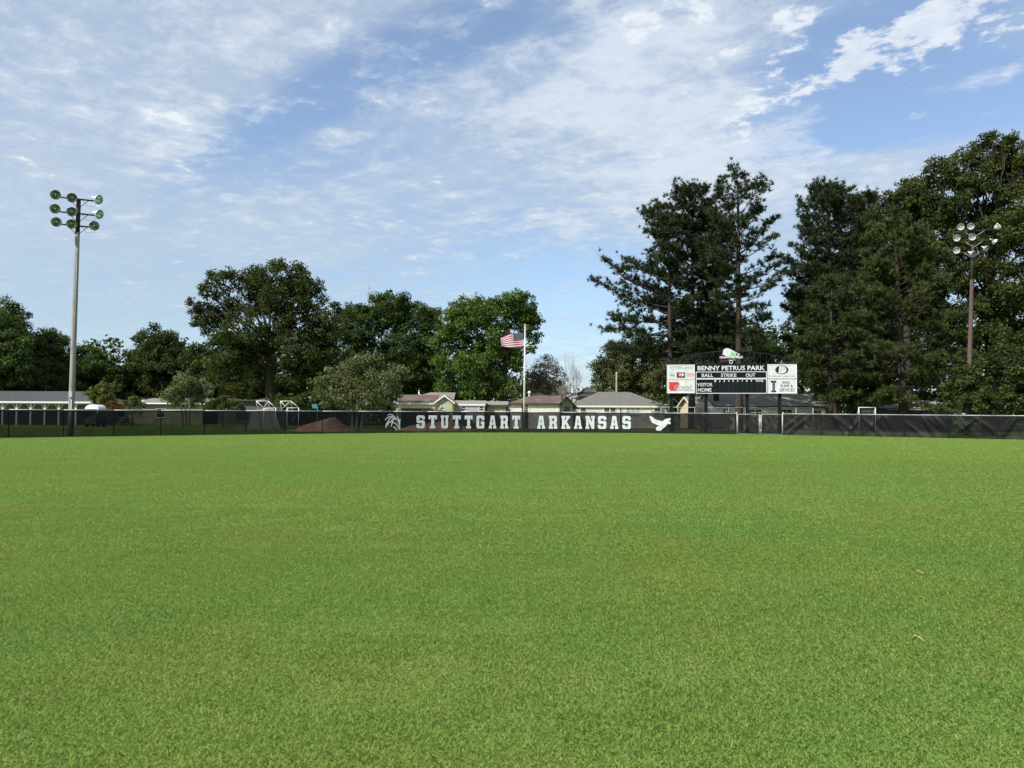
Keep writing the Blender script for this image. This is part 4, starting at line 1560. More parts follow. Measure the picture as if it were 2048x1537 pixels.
MB().plate([[(-hw * .72, .35), (hw * .72, .35), (hw * .70, .85), (hw * .55, 1.0), (-hw * .55, 1.0), (-hw * .70, .85)]], -.25, 2.0).build('body', M['trimdark'], van)
MB().box(-hw * .6, hw * .6, 1.0, 1.5, 1.002, 1.15).box(-hw * .6, hw * .6, 1.42, 1.54, 1.15, 1.6).build('seat', M['darkwall'], van)
for sg in (-1, 1):
    for y_ in (.2, 1.6):
        MB().lathe([(.001, -.11), (.2, -.11), (.30, -.09), (.30, .09), (.2, .11), (.001, .11)], 14, Matrix.Translation((sg * hw * .72, y_, .30)) @ Matrix.Rotation(R(90), 4, 'Y')).build('wheel', M['rubber'], van, True)

# 2 far brown-roofed house in the left trees
h2, h = house('house', 'small far house with pale brown roof between the bushes left of centre', 'house', 216, 292, 118, 8, 801, 790.5, M['olivewall'], M['roof_brown'], M['trim'], 'gable', 'gable', .5)
win(h2, h['W'] * .35, 1.2, 1.0, 2.2, 0, M['trim'], M['glass'])
h2b, h = house('house', 'low pale-roofed house half hidden behind the small crepe myrtle', 'house', 286, 405, 112, 8, 806, 797, M['olivewall'], M['roof_ltgrey'], M['trim'], 'gable', 'gable', .5)
win(h2b, h['W'] * .3, 1.2, 1.0, 2.2, 0, M['trim'], M['glass'])
# 3 low house behind the big oak's trunk
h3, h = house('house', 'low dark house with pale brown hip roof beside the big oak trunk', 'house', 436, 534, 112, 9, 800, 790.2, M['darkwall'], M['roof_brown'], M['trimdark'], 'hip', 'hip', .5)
win(h3, h['W'] * .5, 1.4, .9, 2.0, 0, M['trimdark'], M['glass'])
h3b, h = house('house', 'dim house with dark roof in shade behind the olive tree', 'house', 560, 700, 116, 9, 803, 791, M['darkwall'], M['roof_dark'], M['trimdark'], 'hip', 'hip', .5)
win(h3b, h['W'] * .4, 1.4, .9, 2.0, 0, M['trimdark'], M['glass'])

# 5 cream garage with rusty red roof and sage gable
h5, h = house('garage', 'cream garage with rusty red roof and sage green gable end', 'garage', 796, 872, 92, 7.0, 806.0, 790.0, M['cream'], M['roof_red'], M['trim'], 'gable', 'gable', .16, rz=R(0))
# sage gabled wing turned to the field at its right end
gx0, gx1 = hx(h, 873), hx(h, 905)
gw = gx1 - gx0
zg0, zg1 = hz(h, 889, 805.5), hz(h, 889, 794.0)
m_ = MB()
m_.add([(gx0, -.05, 0), (gx1, -.05, 0), (gx1, -.05, zg0), ((gx0 + gx1) / 2, -.05, zg1), (gx0, -.05, zg0), (gx0, 6, 0), (gx1, 6, 0), (gx1, 6, zg0), ((gx0 + gx1) / 2, 6, zg1), (gx0, 6, zg0)],
       [(0, 1, 2, 3, 4), (9, 8, 7, 6, 5), (1, 6, 7, 2), (5, 0, 4, 9)])
m_.build('gable_wall', M['sage'], h5)
m_ = MB()
xm = (gx0 + gx1) / 2
ov = .3
dz = (zg1 - zg0) / (gw / 2)
m_.slab([(gx0 - ov, -.4, zg0 - dz * ov + .16), (xm, -.4, zg1 + .16), (xm, 6.2, zg1 + .16), (gx0 - ov, 6.2, zg0 - dz * ov + .16)], .12)
m_.slab([(xm, -.4, zg1 + .16), (gx1 + ov, -.4, zg0 - dz * ov + .16), (gx1 + ov, 6.2, zg0 - dz * ov + .16), (xm, 6.2, zg1 + .16)], .12)
gr = m_.build('gable_roof', M['roof_red'], h5)
for sg in (-1, 1):
    xe = xm + sg * (gw / 2 + ov)
    q = MB()
    q.add([(xm, -.43, zg1 + .03), (xe, -.43, zg0 - dz * ov + .03), (xe, -.43, zg0 - dz * ov + .20), (xm, -.43, zg1 + .20), (xm, -.402, zg1 + .03), (xe, -.402, zg0 - dz * ov + .03), (xe, -.402, zg0 - dz * ov + .20), (xm, -.402, zg1 + .20)],
          [(0, 1, 2, 3), (7, 6, 5, 4), (0, 4, 5, 1), (3, 2, 6, 7)])
    q.build('rake_board', M['trim'], h5)
win(h5, hx(h, 884.5), .38, hz(h, 884, 819), hz(h, 884, 813), -.05, M['trim'], M['glass'])
X_ = hx(h, 800)
MB().box(X_ - .12, X_ + .12, -.06, -.003, 0, h['ew']).build('corner_board', M['trim'], h5)
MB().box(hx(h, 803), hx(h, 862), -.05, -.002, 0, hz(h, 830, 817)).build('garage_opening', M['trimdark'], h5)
MB().box(hx(h, 803), hx(h, 862), -.07, -.052, hz(h, 830, 817), hz(h, 830, 815)).build('opening_header', M['cream'], h5)
MB().box(hx(h, 842), hx(h, 869), -.11, -.052, 0, hz(h, 850, 819.5)).build('brick_pier', M['brick'], h5)
# grey house behind it, with vent pipes
h5b, h = house('house', 'grey roofed house close behind the cream garage with roof vents', 'house', 792, 900, 101, 8, 806, 785.2, M['greyside'], M['roof_ltgrey'], M['trimdark'], 'hip', 'gable', .4)
for px_, py_ in ((835, 782), (838, 790)):
    X_, Z_ = hx(h, px_), hz(h, px_, py_)
    MB().tube([(X_, 1.5, Z_ - .9), (X_, 1.5, Z_)], .10, 8).build('vent_pipe', M['galv'], h5b, True)
    MB().lathe([(.001, .12), (.12, .08), (.17, 0), (.001, -.02)], 10, Matrix.Translation((X_, 1.5, Z_))).build('vent_cap', M['galv'], h5b, True)
# 6 low grey annex with window
h6, h = house('house', 'low white annex with flat grey roof between garage and oak shade', 'house', 908, 968, 96, 6, 808.6, 801.5, M['greyside'], M['roof_dark'], M['white'], 'gable', 'gable', .12)
win(h6, hx(h, 927), .55, hz(h, 927, 822), hz(h, 927, 813.5), 0, M['white'], M['glass'])
win(h6, hx(h, 963), .55, hz(h, 963, 822), hz(h, 963, 813.5), 0, M['white'], M['glass'])
h6b, h = house('shed', 'dim olive shed with dark roof under the bright green tree', 'shed', 974, 1012, 100, 5, 810, 803, M['olivewall'], M['roof_dark'], M['trimdark'], 'gable', 'gable', .3)
# 7 white shed with rust-red roof
h7, h = house('shed', 'white shed with rust red hip roof and turbine vent behind the flagpole', 'shed', 1021.5, 1119, 93, 8.0, 806.5, 791.5, M['offwhite'], M['roof_red'], M['trimdark'], 'hip', 'gable', .28, inset=2.4)
MB().box(hx(h, 1043.5), hx(h, 1055), -.05, -.002, 0, hz(h, 1050, 808.5)).build('door', M['trimdark'], h7)
for py_ in (811, 815, 819):
    MB().box(hx(h, 1049), hx(h, 1054.5), -.075, -.051, hz(h, 1050, py_ + 1.0), hz(h, 1050, py_)).build('door_slat', M['greyside'], h7)
for px_ in (1022, 1057, 1115.5):
    X_ = hx(h, px_)
    MB().box(X_ - .06, X_ + .06, -.04, -.002, 0, h['ew']).build('corner_board', M['white'], h7)
for k in range(9):
    X_ = hx(h, 1060 + k * 6)
    MB().box(X_ - .015, X_ + .015, -.025, -.002, 0, h['ew'] - .05).build('batten', M['offwhite'], h7)
X_, Z_ = hx(h, 1060), hz(h, 1060, 789)
MB().lathe([(.001, .30), (.12, .27), (.19, .18), (.21, .08), (.17, -.02), (.12, -.06), (.12, -.5)], 14, Matrix.Translation((X_, 3.6, Z_ + .2))).build('turbine_vent', M['trim'], h7, True)
# turned gable porch at the right end, shade painted as darker siding and roof
gx0, gx1 = hx(h, 1120), hx(h, 1146)
zg0, zg1 = hz(h, 1133, 809), hz(h, 1133, 795.5)
xm = (gx0 + gx1) / 2
m_ = MB()
m_.add([(gx0, .6, 0), (gx1, .6, 0), (gx1, .6, zg0), (xm, .6, zg1), (gx0, .6, zg0), (gx1, 6, 0), (gx1, 6, zg0), (xm, 6, zg1)], [(0, 1, 2, 3, 4), (1, 5, 6, 2)])
m_.build('porch_wall', M['greyside'], h7)
m_ = MB()
dz = (zg1 - zg0) / ((gx1 - gx0) / 2)
ov = .55
m_.slab([(gx0 - ov * .5, -.5, zg0 - dz * ov * .5 + .2), (xm, -.5, zg1 + .2), (xm, 6.2, zg1 + .2), (gx0 - ov * .5, 6.2, zg0 - dz * ov * .5 + .2)], .14)
m_.slab([(xm, -.5, zg1 + .2), (gx1 + ov, -.5, zg0 - dz * ov + .2), (gx1 + ov, 6.2, zg0 - dz * ov + .2), (xm, 6.2, zg1 + .2)], .14)
m_.build('porch_roof', M['trimdark'], h7)
win(h7, xm + .1, .5, hz(h, 1133, 822), hz(h, 1133, 815), .6, M['trimdark'], M['glass'])
h7b, h = house('house', 'grey-roofed house just showing above the rust red shed', 'house', 1066, 1104, 112, 7, 800, 787.2, M['greyside'], M['roof_ltgrey'], M['trim'], 'gable', 'gable', .4)
# 8 long cream house
h8, h = house('house', 'long cream house with grey brown shingle hip roof left of the scoreboard', 'house', 1148, 1330, 98, 10.5, 812.0, 784.5, M['offwhite'], M['roof_tan'], M['trim'], 'hip', 'hip', .20, inset=3.6)
for px_, wpx, py0, py1, mg, mu in ((1166.5, 10, 823, 816.5, 'glass', 0), (1213.5, 10, 827, 816.5, 'glass', 0), (1226, 10, 827, 816.5, 'glass', 0), (1266, 27, 826, 816, 'paleglass', 2), (1315, 12.5, 827, 817, 'glass', 0)):
    win(h8, hx(h, px_), wpx * 98 / FPX, hz(h, px_, py1 + 13), hz(h, px_, py1), 0, M['white'], M[mg], mu)
MB().tube([(hx(h, 1241), -.06, 0), (hx(h, 1241), -.06, h['e'] - .2)], .05, 6).build('downpipe', M['trimdark'], h8)
h8b, h = house('house', 'hip roofed house with reddish patch peeking above the long cream house', 'house', 1165, 1238, 115, 10, 790, 774.5, M['cream'], M['roof_tan'], M['trim'], 'hip', 'hip', .4, inset=4.3)
# 9 grey house behind the scoreboard
h9, h = house('house', 'long dark grey roofed house behind the scoreboard posts', 'house', 1432, 1650, 95, 10, 812.5, 787.5, M['offwhite'], M['roof_dark'], M['trimdark'], 'gable', 'gable', .25)
for px_, wpx, py1 in ((1452.5, 13, 818), (1510, 25, 820), (1573, 22, 820), (1635, 14, 821.5)):
    win(h9, hx(h, px_), wpx * 95 / FPX, hz(h, px_, py1 + 11), hz(h, px_, py1), 0, M['trim'], M['glass'], 1)
h9b, h = house('house', 'pale gabled house seen between the scoreboard posts', 'house', 1388, 1420, 99, 8, 812, 794, M['cream'], M['roof_ltgrey'], M['trim'], 'gable', 'gable', .4)
win(h9b, hx(h, 1400), .8, 1.0, 2.4, 0, M['trim'], M['paleglass'])
# 10 dark house in shade at right
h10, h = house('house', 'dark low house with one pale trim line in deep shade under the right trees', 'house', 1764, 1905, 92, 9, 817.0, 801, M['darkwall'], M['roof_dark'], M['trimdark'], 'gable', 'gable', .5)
MB().box(hx(h, 1770), hx(h, 1893), -.62, -.50, h['e'] - .21, h['e'] - .13).build('gutter', M['greyink'], h10)
win(h10, hx(h, 1845), 1.6, .8, 2.0, 0, M['trimdark'], M['glass'])

# ------------------------------------------------------------------ things in the yards
# pair of white pipe frames
PY_ = 80.0


def pipe_frame(pts, braces, label):
    c0 = P(pts[0][0], hor(pts[0][0]), PY_)
    e = empty('open_shelter', (c0.x, PY_, 0), label, 'shelter', 'white pipe shelters behind the fence')
    L = lambda px, py, dy=0: (P(px, py, PY_ + dy).x - c0.x, dy, P(px, py, PY_ + dy).z)
    top0, top1, b0, b1 = pts
    MB().tube([L(*top0), L(*b0)], .034, 6).build('rafter', M['white'], e, True)
    MB().tube([L(*top1), L(*b1)], .034, 6).build('rafter', M['white'], e, True)
    MB().tube([L(*top0), L(*top1)], .035, 6).build('ridge_pipe', M['white'], e, True)
    MB().tube([L(*b0), L(*b1)], .03, 6).build('eave_pipe', M['white'], e, True)
    for px, py in (b0, b1):
        q = L(px, py)
        MB().tube([(q[0], 0, 0), q], .045, 6).build('leg', M['white'], e, True)
    for px, py in (top0, top1):
        q = L(px, py)
        MB().tube([(q[0] - .1, 2.2, 0), (q[0], 0, q[2])], .04, 6).build('rear_leg', M['conduit'], e, True)
    for a, b_ in braces:
        MB().tube([L(*a), L(*b_)], .025, 6).build('brace', M['white'], e, True)


pipe_frame([(512.5, 802.5), (536, 802.5), (528, 817), (551.5, 816)], [((528, 814), (535, 805))], 'left one of two bare white pipe shelters above the outfield fence below the big oak')
pipe_frame([(560.5, 803), (581.5, 802.5), (574.5, 816.5), (597.5, 816)], [((566, 816), (580, 804))], 'right one of two bare white pipe shelters above the outfield fence below the big oak')
MB_ = MB()
x0, x1 = GX(496, 84), GX(562, 84)
dk = MB().add([(0, 0, 0), (x1 - x0, 0, 0), (x1 - x0, 3, 0), (0, 3, 0), (.4, 0, 1.95), (x1 - x0 - .8, 0, 2.25), (x1 - x0 - .8, 3, 2.4), (.4, 3, 2.1)], [(3, 2, 1, 0), (4, 5, 6, 7), (0, 1, 5, 4), (1, 2, 6, 5), (2, 3, 7, 6), (3, 0, 4, 7)])
o = dk.build('tarp_stack', M['concrete'])
o.location = (x0, 84, 0)
tag(o, 'pale grey tarped stack behind the fence under the left pipe shelter', 'tarp')
# teal backboard
tx = GX(632, 76)
bb = empty('basketball_hoop', (tx, 76, 0), 'teal tilted backboard on a green pole behind the fence near the dirt pile', 'basketball hoop')
MB().tube([(.15, 0, 0), (.15, 0, 2.2)], .06, 8).build('pole', M['tealpole'], bb, True)
L = lambda px, py: (P(px, py, 76).x - tx, ZP(px, py, 76))
MB().plate([[L(625.5, 817), L(637, 817.5), L(634, 808.5), L(624, 809.5)][::1]], -.10, -.04).build('backboard', M['teal'], bb)
MB().tube([(.15, 0, 2.1), (.0, -.05, 2.45)], .04, 6).build('arm', M['tealpole'], bb)
# white pipe goal at right
gy = 76.0
gx_ = GX(1718, gy)
gl = empty('pipe_goal', (gx_, gy, 0), 'white pipe goal frame standing behind the fence in the right shade', 'goal')
gl_w = GX(1751, gy) - gx_
gt = ZP(1735, 815.5, gy)
MB().tube([(0, 0, 0), (0, 0, gt)], .036, 8).build('upright', M['white'], gl, True)
MB().tube([(gl_w, 0, 0), (gl_w, 0, gt)], .036, 8).build('upright', M['white'], gl, True)
MB().tube([(-.05, 0, gt), (gl_w + .05, 0, gt)], .036, 8).build('crossbar', M['white'], gl, True)
for x in (0, gl_w):
    MB().tube([(x, 0, gt), (x, 1.3, 0)], .03, 6).build('stay', M['conduit'], gl, True)
m_ = MB()
for k in range(12):
    x = gl_w * (k + .5) / 12
    m_.tube([(x, .0, gt), (x, 1.3, .02)], .006, 3, False)
for k in range(10):
    f = (k + .5) / 10
    m_.tube([(0, 1.3 * f, gt * (1 - f)), (gl_w, 1.3 * f, gt * (1 - f))], .006, 3, False)
tag(m_.build('net', M['greyink'], gl), kind='stuff')
# back-yard wire fence behind the scoreboard
wy = 77.0
x0, x1 = GX(1322, wy), GX(1626, wy)
wf = empty('wire_fence', (x0, wy, 0), 'thin pipe and wire backyard fence standing behind the scoreboard posts', 'fence')
wz = ZP(1460, 815.5, wy)
n = 9
for k in range(n + 1):
    x = (x1 - x0) * k / n
    MB().tube([(x, 0, 0), (x, 0, wz)], .028, 6).build('post', M['galvdull'], wf, True)
MB().tube([(0, 0, wz), (x1 - x0, 0, wz)], .020, 6).build('top_rail', M['galvdull'], wf, True)
MB().tube([(0, 0, 1.1), (x1 - x0, 0, 1.1)], .008, 5).build('tension_wire', M['galvdull'], wf)
# utility pole behind the cream house
uy = 108.0
up = empty('utility_pole', (GX(1233, uy), uy, 0), 'slender grey utility pole rising behind the long cream house', 'utility pole')
MB().tube([(0, 0, 0), (0, 0, ZP(1233, 746, uy))], [.16, .11], 10).build('pole', M['poleL'], up, True)
MB().lathe([(.001, .12), (.10, .06), (.12, 0)], 8, Matrix.Translation((0, 0, ZP(1233, 746, uy)))).build('pole_cap', M['conduit'], up)
# far lattice mast
ay_ = 620.0
am = empty('radio_mast', (GX(735.5, ay_), ay_, 0), 'thin distant grey radio mast rising above the treetops', 'mast')
H_ = ZP(735.5, 545, ay_)
legs = [(.55 * math.cos(a), .55 * math.sin(a)) for a in (0.5, 2.6, 4.7)]
for x, y in legs:
    MB().tube([(x, y, 0), (x, y, H_ - 9)], .09, 5).build('mast_leg', M['conduit'], am)
m_ = MB()
z = 60.0
kk = 0
while z < H_ - 10:
    for i in range(3):
        a, b_ = legs[i], legs[(i + 1) % 3]
        m_.tube([(a[0], a[1], z), (b_[0], b_[1], z + 1.4)], .04, 3, False)
    z += 1.4
tag(m_.build('lattice', M['conduit'], am), kind='stuff')
MB().tube([(0, 0, H_ - 9), (0, 0, H_)], .13, 5).build('antenna', M['conduit'], am)
MB().box(-.9, .9, -.4, .4, H_ - 13, H_ - 11).build('antenna_panel', M['conduit'], am)


# dirt piles seen through the windscreen
def dirt_pile(label, px0, px1, Y, peaks, hgt):
    xa, xb = GX(px0, Y), GX(px1, Y)
    cx = (xa + xb) / 2
    W = (xb - xa) / 2
    nx, ny = 40, 18
    D = min(W, 3.2)
    vs, fs = [], []
    rr = np.random.default_rng(int(px0))
    for j in range(ny + 1):
        for i in range(nx + 1):
            u_, v_ = i / nx * 2 - 1, j / ny * 2 - 1
            r2 = max(0, 1 - (abs(u_) ** 1.6 + v_ * v_))
            prof_ = np.interp(u_, [p[0] for p in peaks], [p[1] for p in peaks])
            z = hgt * prof_ * min(1, r2 * 1.5) * (1 - .5 * v_ * v_) + rr.normal(0, .035) * (r2 > 0)
            vs.append((u_ * W, v_ * D, max(z, 0) - .01))
    for j in range(ny):
        for i in range(nx):
            k = j * (nx + 1) + i
            fs.append((k, k + 1, k + nx + 2, k + nx + 1))
    o = MB().add(vs, fs).build('dirt_pile', M['dirt'], None, True)
    o.location = (cx, Y, 0)
    tag(o, label, 'dirt pile', 'dirt piles behind the fence')


dirt_pile('peaked orange red dirt pile behind the windscreen left of the rice emblem', 575, 712, 73.0, [(-1, 0), (-.3, .55), (.35, 1.0), (.75, .45), (1, 0)], 1.28)
dirt_pile('long low red dirt pile behind the windscreen under the first letters', 776, 960, 76.5, [(-1, 0), (-.4, .6), (0, .85), (.3, 1), (.6, .7), (1, 0)], .95)


# ------------------------------------------------------------------ trees
def tube_path(mb, a, b_, r0, r1, n=6, sag=.0, seg=4, wob=.12):
    a, b_ = Vector(a), Vector(b_)
    L = (b_ - a).length
    pts, rs = [], []
    for i in range(seg + 1):
        t = i / seg
        p = a.lerp(b_, t)
        p.z += sag * L * math.sin(math.pi * t)
        if 0 < i < seg:
            p += Vector((random.uniform(-1, 1), random.uniform(-1, 1), random.uniform(-.6, .6))) * wob * L / seg
        pts.append(p)
        rs.append(r0 + (r1 - r0) * t)
    mb.tube(pts, rs, n, False)
    return pts


def broadleaf(name, label, cat, px_b, Y, lobes, mat, trunk_r=.35, bark='bark', leaf=.30, lai=4.2, flat=.78, group=None, depth=.9, clump=.95, split_py=None, stems=1, spread=.0, tint_shift=0.0, dense_limbs=True, fill=.62):
    bx = GX(px_b, Y)
    e = empty(name, (bx, Y, 0), label, cat, group)
    k = Y / FPX
    cs, rs = [], []
    for lb_ in lobes:
        px, py, r_ = lb_[:3]
        dy = lb_[3] if len(lb_) > 3 else random.uniform(-1, 1) * r_ * k * depth
        p = P(px, py, Y + dy)
        cs.append((p.x - bx, dy, p.z))
        rs.append(r_ * k)
    # limbs
    tr = MB()
    zs = [c[2] for c in cs]
    zlow = min(c[2] - .6 * r_ for c, r_ in zip(cs, rs))
    zsplit = ZP(px_b, split_py, Y) if split_py else max(1.2, zlow * .8)
    for s in range(stems):
        ox = (s - (stems - 1) / 2) * spread
        fork = Vector((ox * 1.6, random.uniform(-.3, .3), zsplit))
        top = max(zs)
        tp = [Vector((ox, 0, -.1)), Vector((ox * 1.1, 0, zsplit * .3)), fork]
        tr.tube(tp, [trunk_r * 1.25, trunk_r, trunk_r * .82], 10, False)
        mine = [i for i in range(len(cs)) if stems == 1 or min(range(stems), key=lambda q: abs((q - (stems - 1) / 2) * spread * 3 - cs[i][0])) == s]
        mine.sort(key=lambda i: cs[i][2])
        for i in mine:
            c, r_ = Vector(cs[i]), rs[i]
            rr0 = trunk_r * random.uniform(.16, .28)
            # spring from the trunk or the leader
            st_ = fork if c.z < zsplit + 4 else fork.lerp(Vector((c.x * .25, c.y * .25, c.z)), .35)
            if st_ is not fork:
                tube_path(tr, fork, st_, trunk_r * .6, rr0, 7, 0, 3, .06)
            tube_path(tr, st_, c, rr0, rr0 * .35, 6, .04, 4)
            if dense_limbs:
                for _ in range(6):
                    d = Vector(unit(1)[0]) * r_ * .85
                    d.z = abs(d.z) * .7
                    tube_path(tr, c.lerp(st_, .25), c + d, rr0 * .34, .015, 4, .03, 3)
    tr.build('trunk', M[bark], e, True)
    # foliage: the traced lobes plus fillers between them
    cs2, rs2 = list(cs), [r_ * 1.04 for r_ in rs]
    if len(cs) > 9:
        for i in random.sample(range(len(cs)), int(len(cs) * fill)):
            near = sorted(range(len(cs)), key=lambda j: (cs[i][0] - cs[j][0]) ** 2 + (cs[i][2] - cs[j][2]) ** 2)[1:5]
            j = random.choice(near)
            f_ = random.uniform(.35, .65)
            cs2.append((cs[i][0] * (1 - f_) + cs[j][0] * f_, random.uniform(-1.3, 1.0) * rs[i], cs[i][2] * (1 - f_) + cs[j][2] * f_))
            rs2.append((rs[i] + rs[j]) * .5 * random.uniform(.75, 1.0))
        lai *= .80
    P_, O_, S_, T_ = [], [], [], []
    for c, r_ in zip(cs2, rs2):
        c = np.array(c)
        area = math.pi * r_ * r_
        nl = int(lai * area / (.30 * leaf * leaf))
        cr = min(clump, r_ * .55)
        nc = max(5, int(2.8 * (r_ / cr) ** 2.3))
        d = unit(nc)
        rad_ = RNG.random(nc) ** .42
        cc = c + d * (r_ * rad_)[:, None] * np.array([1, 1, .92])
        cr_i = cr * RNG.uniform(.45, 1.25, nc)
        pick = RNG.choice(nc, nl, p=cr_i ** 2 / np.sum(cr_i ** 2))
        dd = unit(nl)
        rr_ = RNG.random(nl) ** .55
        pts = cc[pick] + dd * (cr_i[pick] * rr_)[:, None] * np.array([1.1, 1.1, .80])
        P_.append(pts)
        O_.append(norm(dd * .8 + d[pick] * .5))
        S_.append(leaf * RNG.uniform(.45, 1.5, nl))
        ct = RNG.normal(.45 + tint_shift, .20, nc)
        T_.append(np.clip(ct[pick] + RNG.normal(0, .13, nl), 0, 1))
    pts = np.concatenate(P_)
    keep = pts[:, 2] > .15
    v = leaf_quads(pts[keep], np.concatenate(O_)[keep], np.concatenate(S_)[keep])
    quads_object('crown', v, 4, M[mat], e, np.concatenate(T_)[keep])
    return e


TG = 'trees behind the outfield fence'
broadleaf('broadleaf_tree', 'mid green tree cut by the left edge of the photo, tallest there', 'tree', 0, 112,
          [(8, 628, 30), (-30, 650, 55), (36, 640, 24), (22, 668, 38), (-20, 700, 60), (30, 712, 45), (48, 745, 40), (0, 760, 55), (-60, 740, 60), (20, 790, 40), (-40, 795, 50)], 'leaf_mid', .4, group=TG, tint_shift=.12)
broadleaf('broadleaf_tree', 'rounded mid green tree just left of the tall floodlight pole', 'tree', 95, 116,
          [(88, 678, 22), (112, 676, 20), (70, 700, 32), (108, 702, 34), (85, 730, 42), (128, 735, 34), (60, 760, 38), (105, 765, 42), (140, 775, 35), (75, 795, 30)], 'leaf_mid', .35, group=TG, tint_shift=.15)
broadleaf('broadleaf_tree', 'lower loose crowned green tree just right of the tall floodlight pole', 'tree', 185, 118,
          [(160, 704, 16), (185, 703, 14), (150, 722, 28), (182, 728, 30), (208, 722, 18), (165, 755, 36), (205, 752, 28), (225, 735, 14), (180, 785, 34), (228, 775, 30), (215, 795, 24)], 'leaf_mid', .3, group=TG, tint_shift=.08)
broadleaf('oak_tree', 'dark round topped oak midway between floodlight pole and big oak', 'tree', 315, 122,
          [(310, 676, 26), (290, 685, 20), (335, 682, 24), (268, 705, 20), (310, 702, 38), (350, 702, 24), (278, 730, 32), (322, 735, 42), (362, 728, 20), (258, 758, 28), (300, 770, 42), (350, 765, 36), (250, 785, 24), (330, 795, 30), (290, 800, 28)], 'leaf_dark', .4, group=TG)
broadleaf('broadleaf_tree', 'small dark tree tucked against the left side of the big oak', 'tree', 402, 118,
          [(398, 702, 18), (385, 716, 20), (412, 716, 22), (395, 742, 32), (425, 748, 28), (405, 772, 30), (440, 775, 28)], 'leaf_dark', .25, group=TG, tint_shift=.1)
broadleaf('oak_tree', 'huge dark spreading oak, broadest tree left of centre', 'tree', 541, 104,
          [(538, 552, 36), (505, 553, 24), (565, 560, 34), (435, 566, 32), (455, 548, 16), (412, 585, 14), (399, 626, 26), (388, 610, 14), (394, 648, 16), (590, 562, 32), (624, 588, 28), (634, 566, 12), (519, 600, 50), (575, 605, 46), (622, 627, 42), (451, 620, 40), (428, 652, 30), (485, 655, 46), (565, 652, 52), (645, 655, 38), (451, 692, 36), (500, 700, 38), (588, 700, 46), (656, 694, 42), (622, 735, 40), (474, 722, 32), (575, 738, 30), (655, 745, 32), (436, 735, 26)],
          'leaf_dark', .75, lai=4.0, group=TG, split_py=745, depth=1.1, tint_shift=.02, fill=.3)
broadleaf('broadleaf_tree', 'wide dark green tree below the distant radio mast', 'tree', 768, 118,
          [(755, 602, 20), (775, 596, 18), (797, 604, 24), (735, 622, 18), (820, 612, 20), (850, 622, 22), (872, 634, 20), (693, 618, 20), (712, 630, 26), (668, 612, 10), (755, 632, 34), (790, 640, 42), (837, 652, 40), (870, 665, 28), (680, 652, 28), (725, 662, 34), (770, 690, 42), (815, 698, 45), (858, 704, 38), (800, 742, 45), (845, 750, 45), (750, 735, 38), (870, 782, 32), (820, 785, 34), (700, 700, 32)],
          'leaf_mid', .5, group=TG, tint_shift=-.02)
broadleaf('broadleaf_tree', 'bright green leafy tree with sunlit crown behind the flag', 'tree', 990, 106,
          [(1028, 600, 20), (1010, 610, 24), (1048, 608, 22), (990, 620, 24), (1062, 626, 20), (919, 618, 24), (905, 636, 18), (954, 612, 20), (940, 636, 32), (975, 640, 34), (1025, 640, 38), (1060, 650, 26), (1075, 646, 13), (1070, 672, 18), (900, 665, 26), (930, 682, 40), (985, 682, 42), (884, 692, 22), (1020, 700, 32), (913, 728, 38), (957, 732, 42), (1000, 735, 36), (1032, 722, 24), (898, 766, 26), (940, 775, 30), (1005, 772, 24), (1062, 700, 12), (975, 790, 20)],
          'leaf_green', .5, lai=4.0, group=TG, stems=2, spread=1.8, split_py=770)
broadleaf('small_tree', 'airy grey olive tree in front of the big oak, lowest and broadest crown', 'tree', 715, 88,
          [(723, 722, 20), (700, 735, 22), (748, 735, 26), (676, 748, 26), (640, 765, 20), (790, 745, 24), (806, 748, 14), (712, 765, 38), (660, 778, 30), (765, 770, 36), (700, 792, 34), (752, 795, 34), (648, 798, 18), (790, 782, 20)],
          'leaf_olive', .16, 'greybark', leaf=.22, lai=2.6, group=TG, stems=3, spread=.5, split_py=798, clump=.7)
broadleaf('small_tree', 'olive crepe myrtle standing below the dark oak on the left', 'tree', 372, 94,
          [(368, 762, 20), (350, 778, 18), (386, 775, 20), (404, 768, 14), (340, 795, 16), (368, 795, 22), (395, 796, 18), (418, 782, 12), (355, 806, 14)],
          'leaf_olive', .10, 'greybark', leaf=.2, lai=3.2, group=TG, stems=3, spread=.35, split_py=805, clump=.6, tint_shift=.05)
broadleaf('young_tree', 'yellow green cone shaped young tree at the right end of the pavilion', 'tree', 205, 94,
          [(206, 766, 8), (203, 777, 11), (212, 780, 10), (190, 782, 12), (200, 792, 15), (217, 792, 12), (180, 792, 10), (205, 803, 15), (222, 803, 10), (190, 803, 12)],
          'leaf_yellow', .09, leaf=.2, lai=3.6, group=TG, clump=.5, tint_shift=.08)
broadleaf('hedge', 'reddish clipped hedge right of the white canopied cart', 'hedge', 228, 90,
          [(212, 814, 7), (222, 811, 9), (234, 813, 9), (244, 815, 7), (228, 819, 9)], 'leaf_red', .05, leaf=.16, lai=4.5, clump=.35, dense_limbs=False)
SG = 'shrubs behind the outfield fence'
broadleaf('shrub', 'small yellow green shrub in front of the far brown roofed house', 'shrub', 266, 92,
          [(266, 797, 9), (255, 803, 9), (276, 803, 10), (264, 811, 10), (284, 812, 7), (248, 812, 7)], 'leaf_yellow', .06, leaf=.18, lai=3.6, clump=.4, group=SG, tint_shift=-.05)
broadleaf('shrub', 'dense green shrub in front of the low house left of the pipe shelters', 'shrub', 446, 88,
          [(440, 801, 11), (455, 803, 12), (428, 809, 12), (447, 812, 13), (470, 812, 12), (484, 816, 8), (418, 816, 8)], 'leaf_mid', .06, leaf=.18, lai=4.5, clump=.45, group=SG, tint_shift=.1)
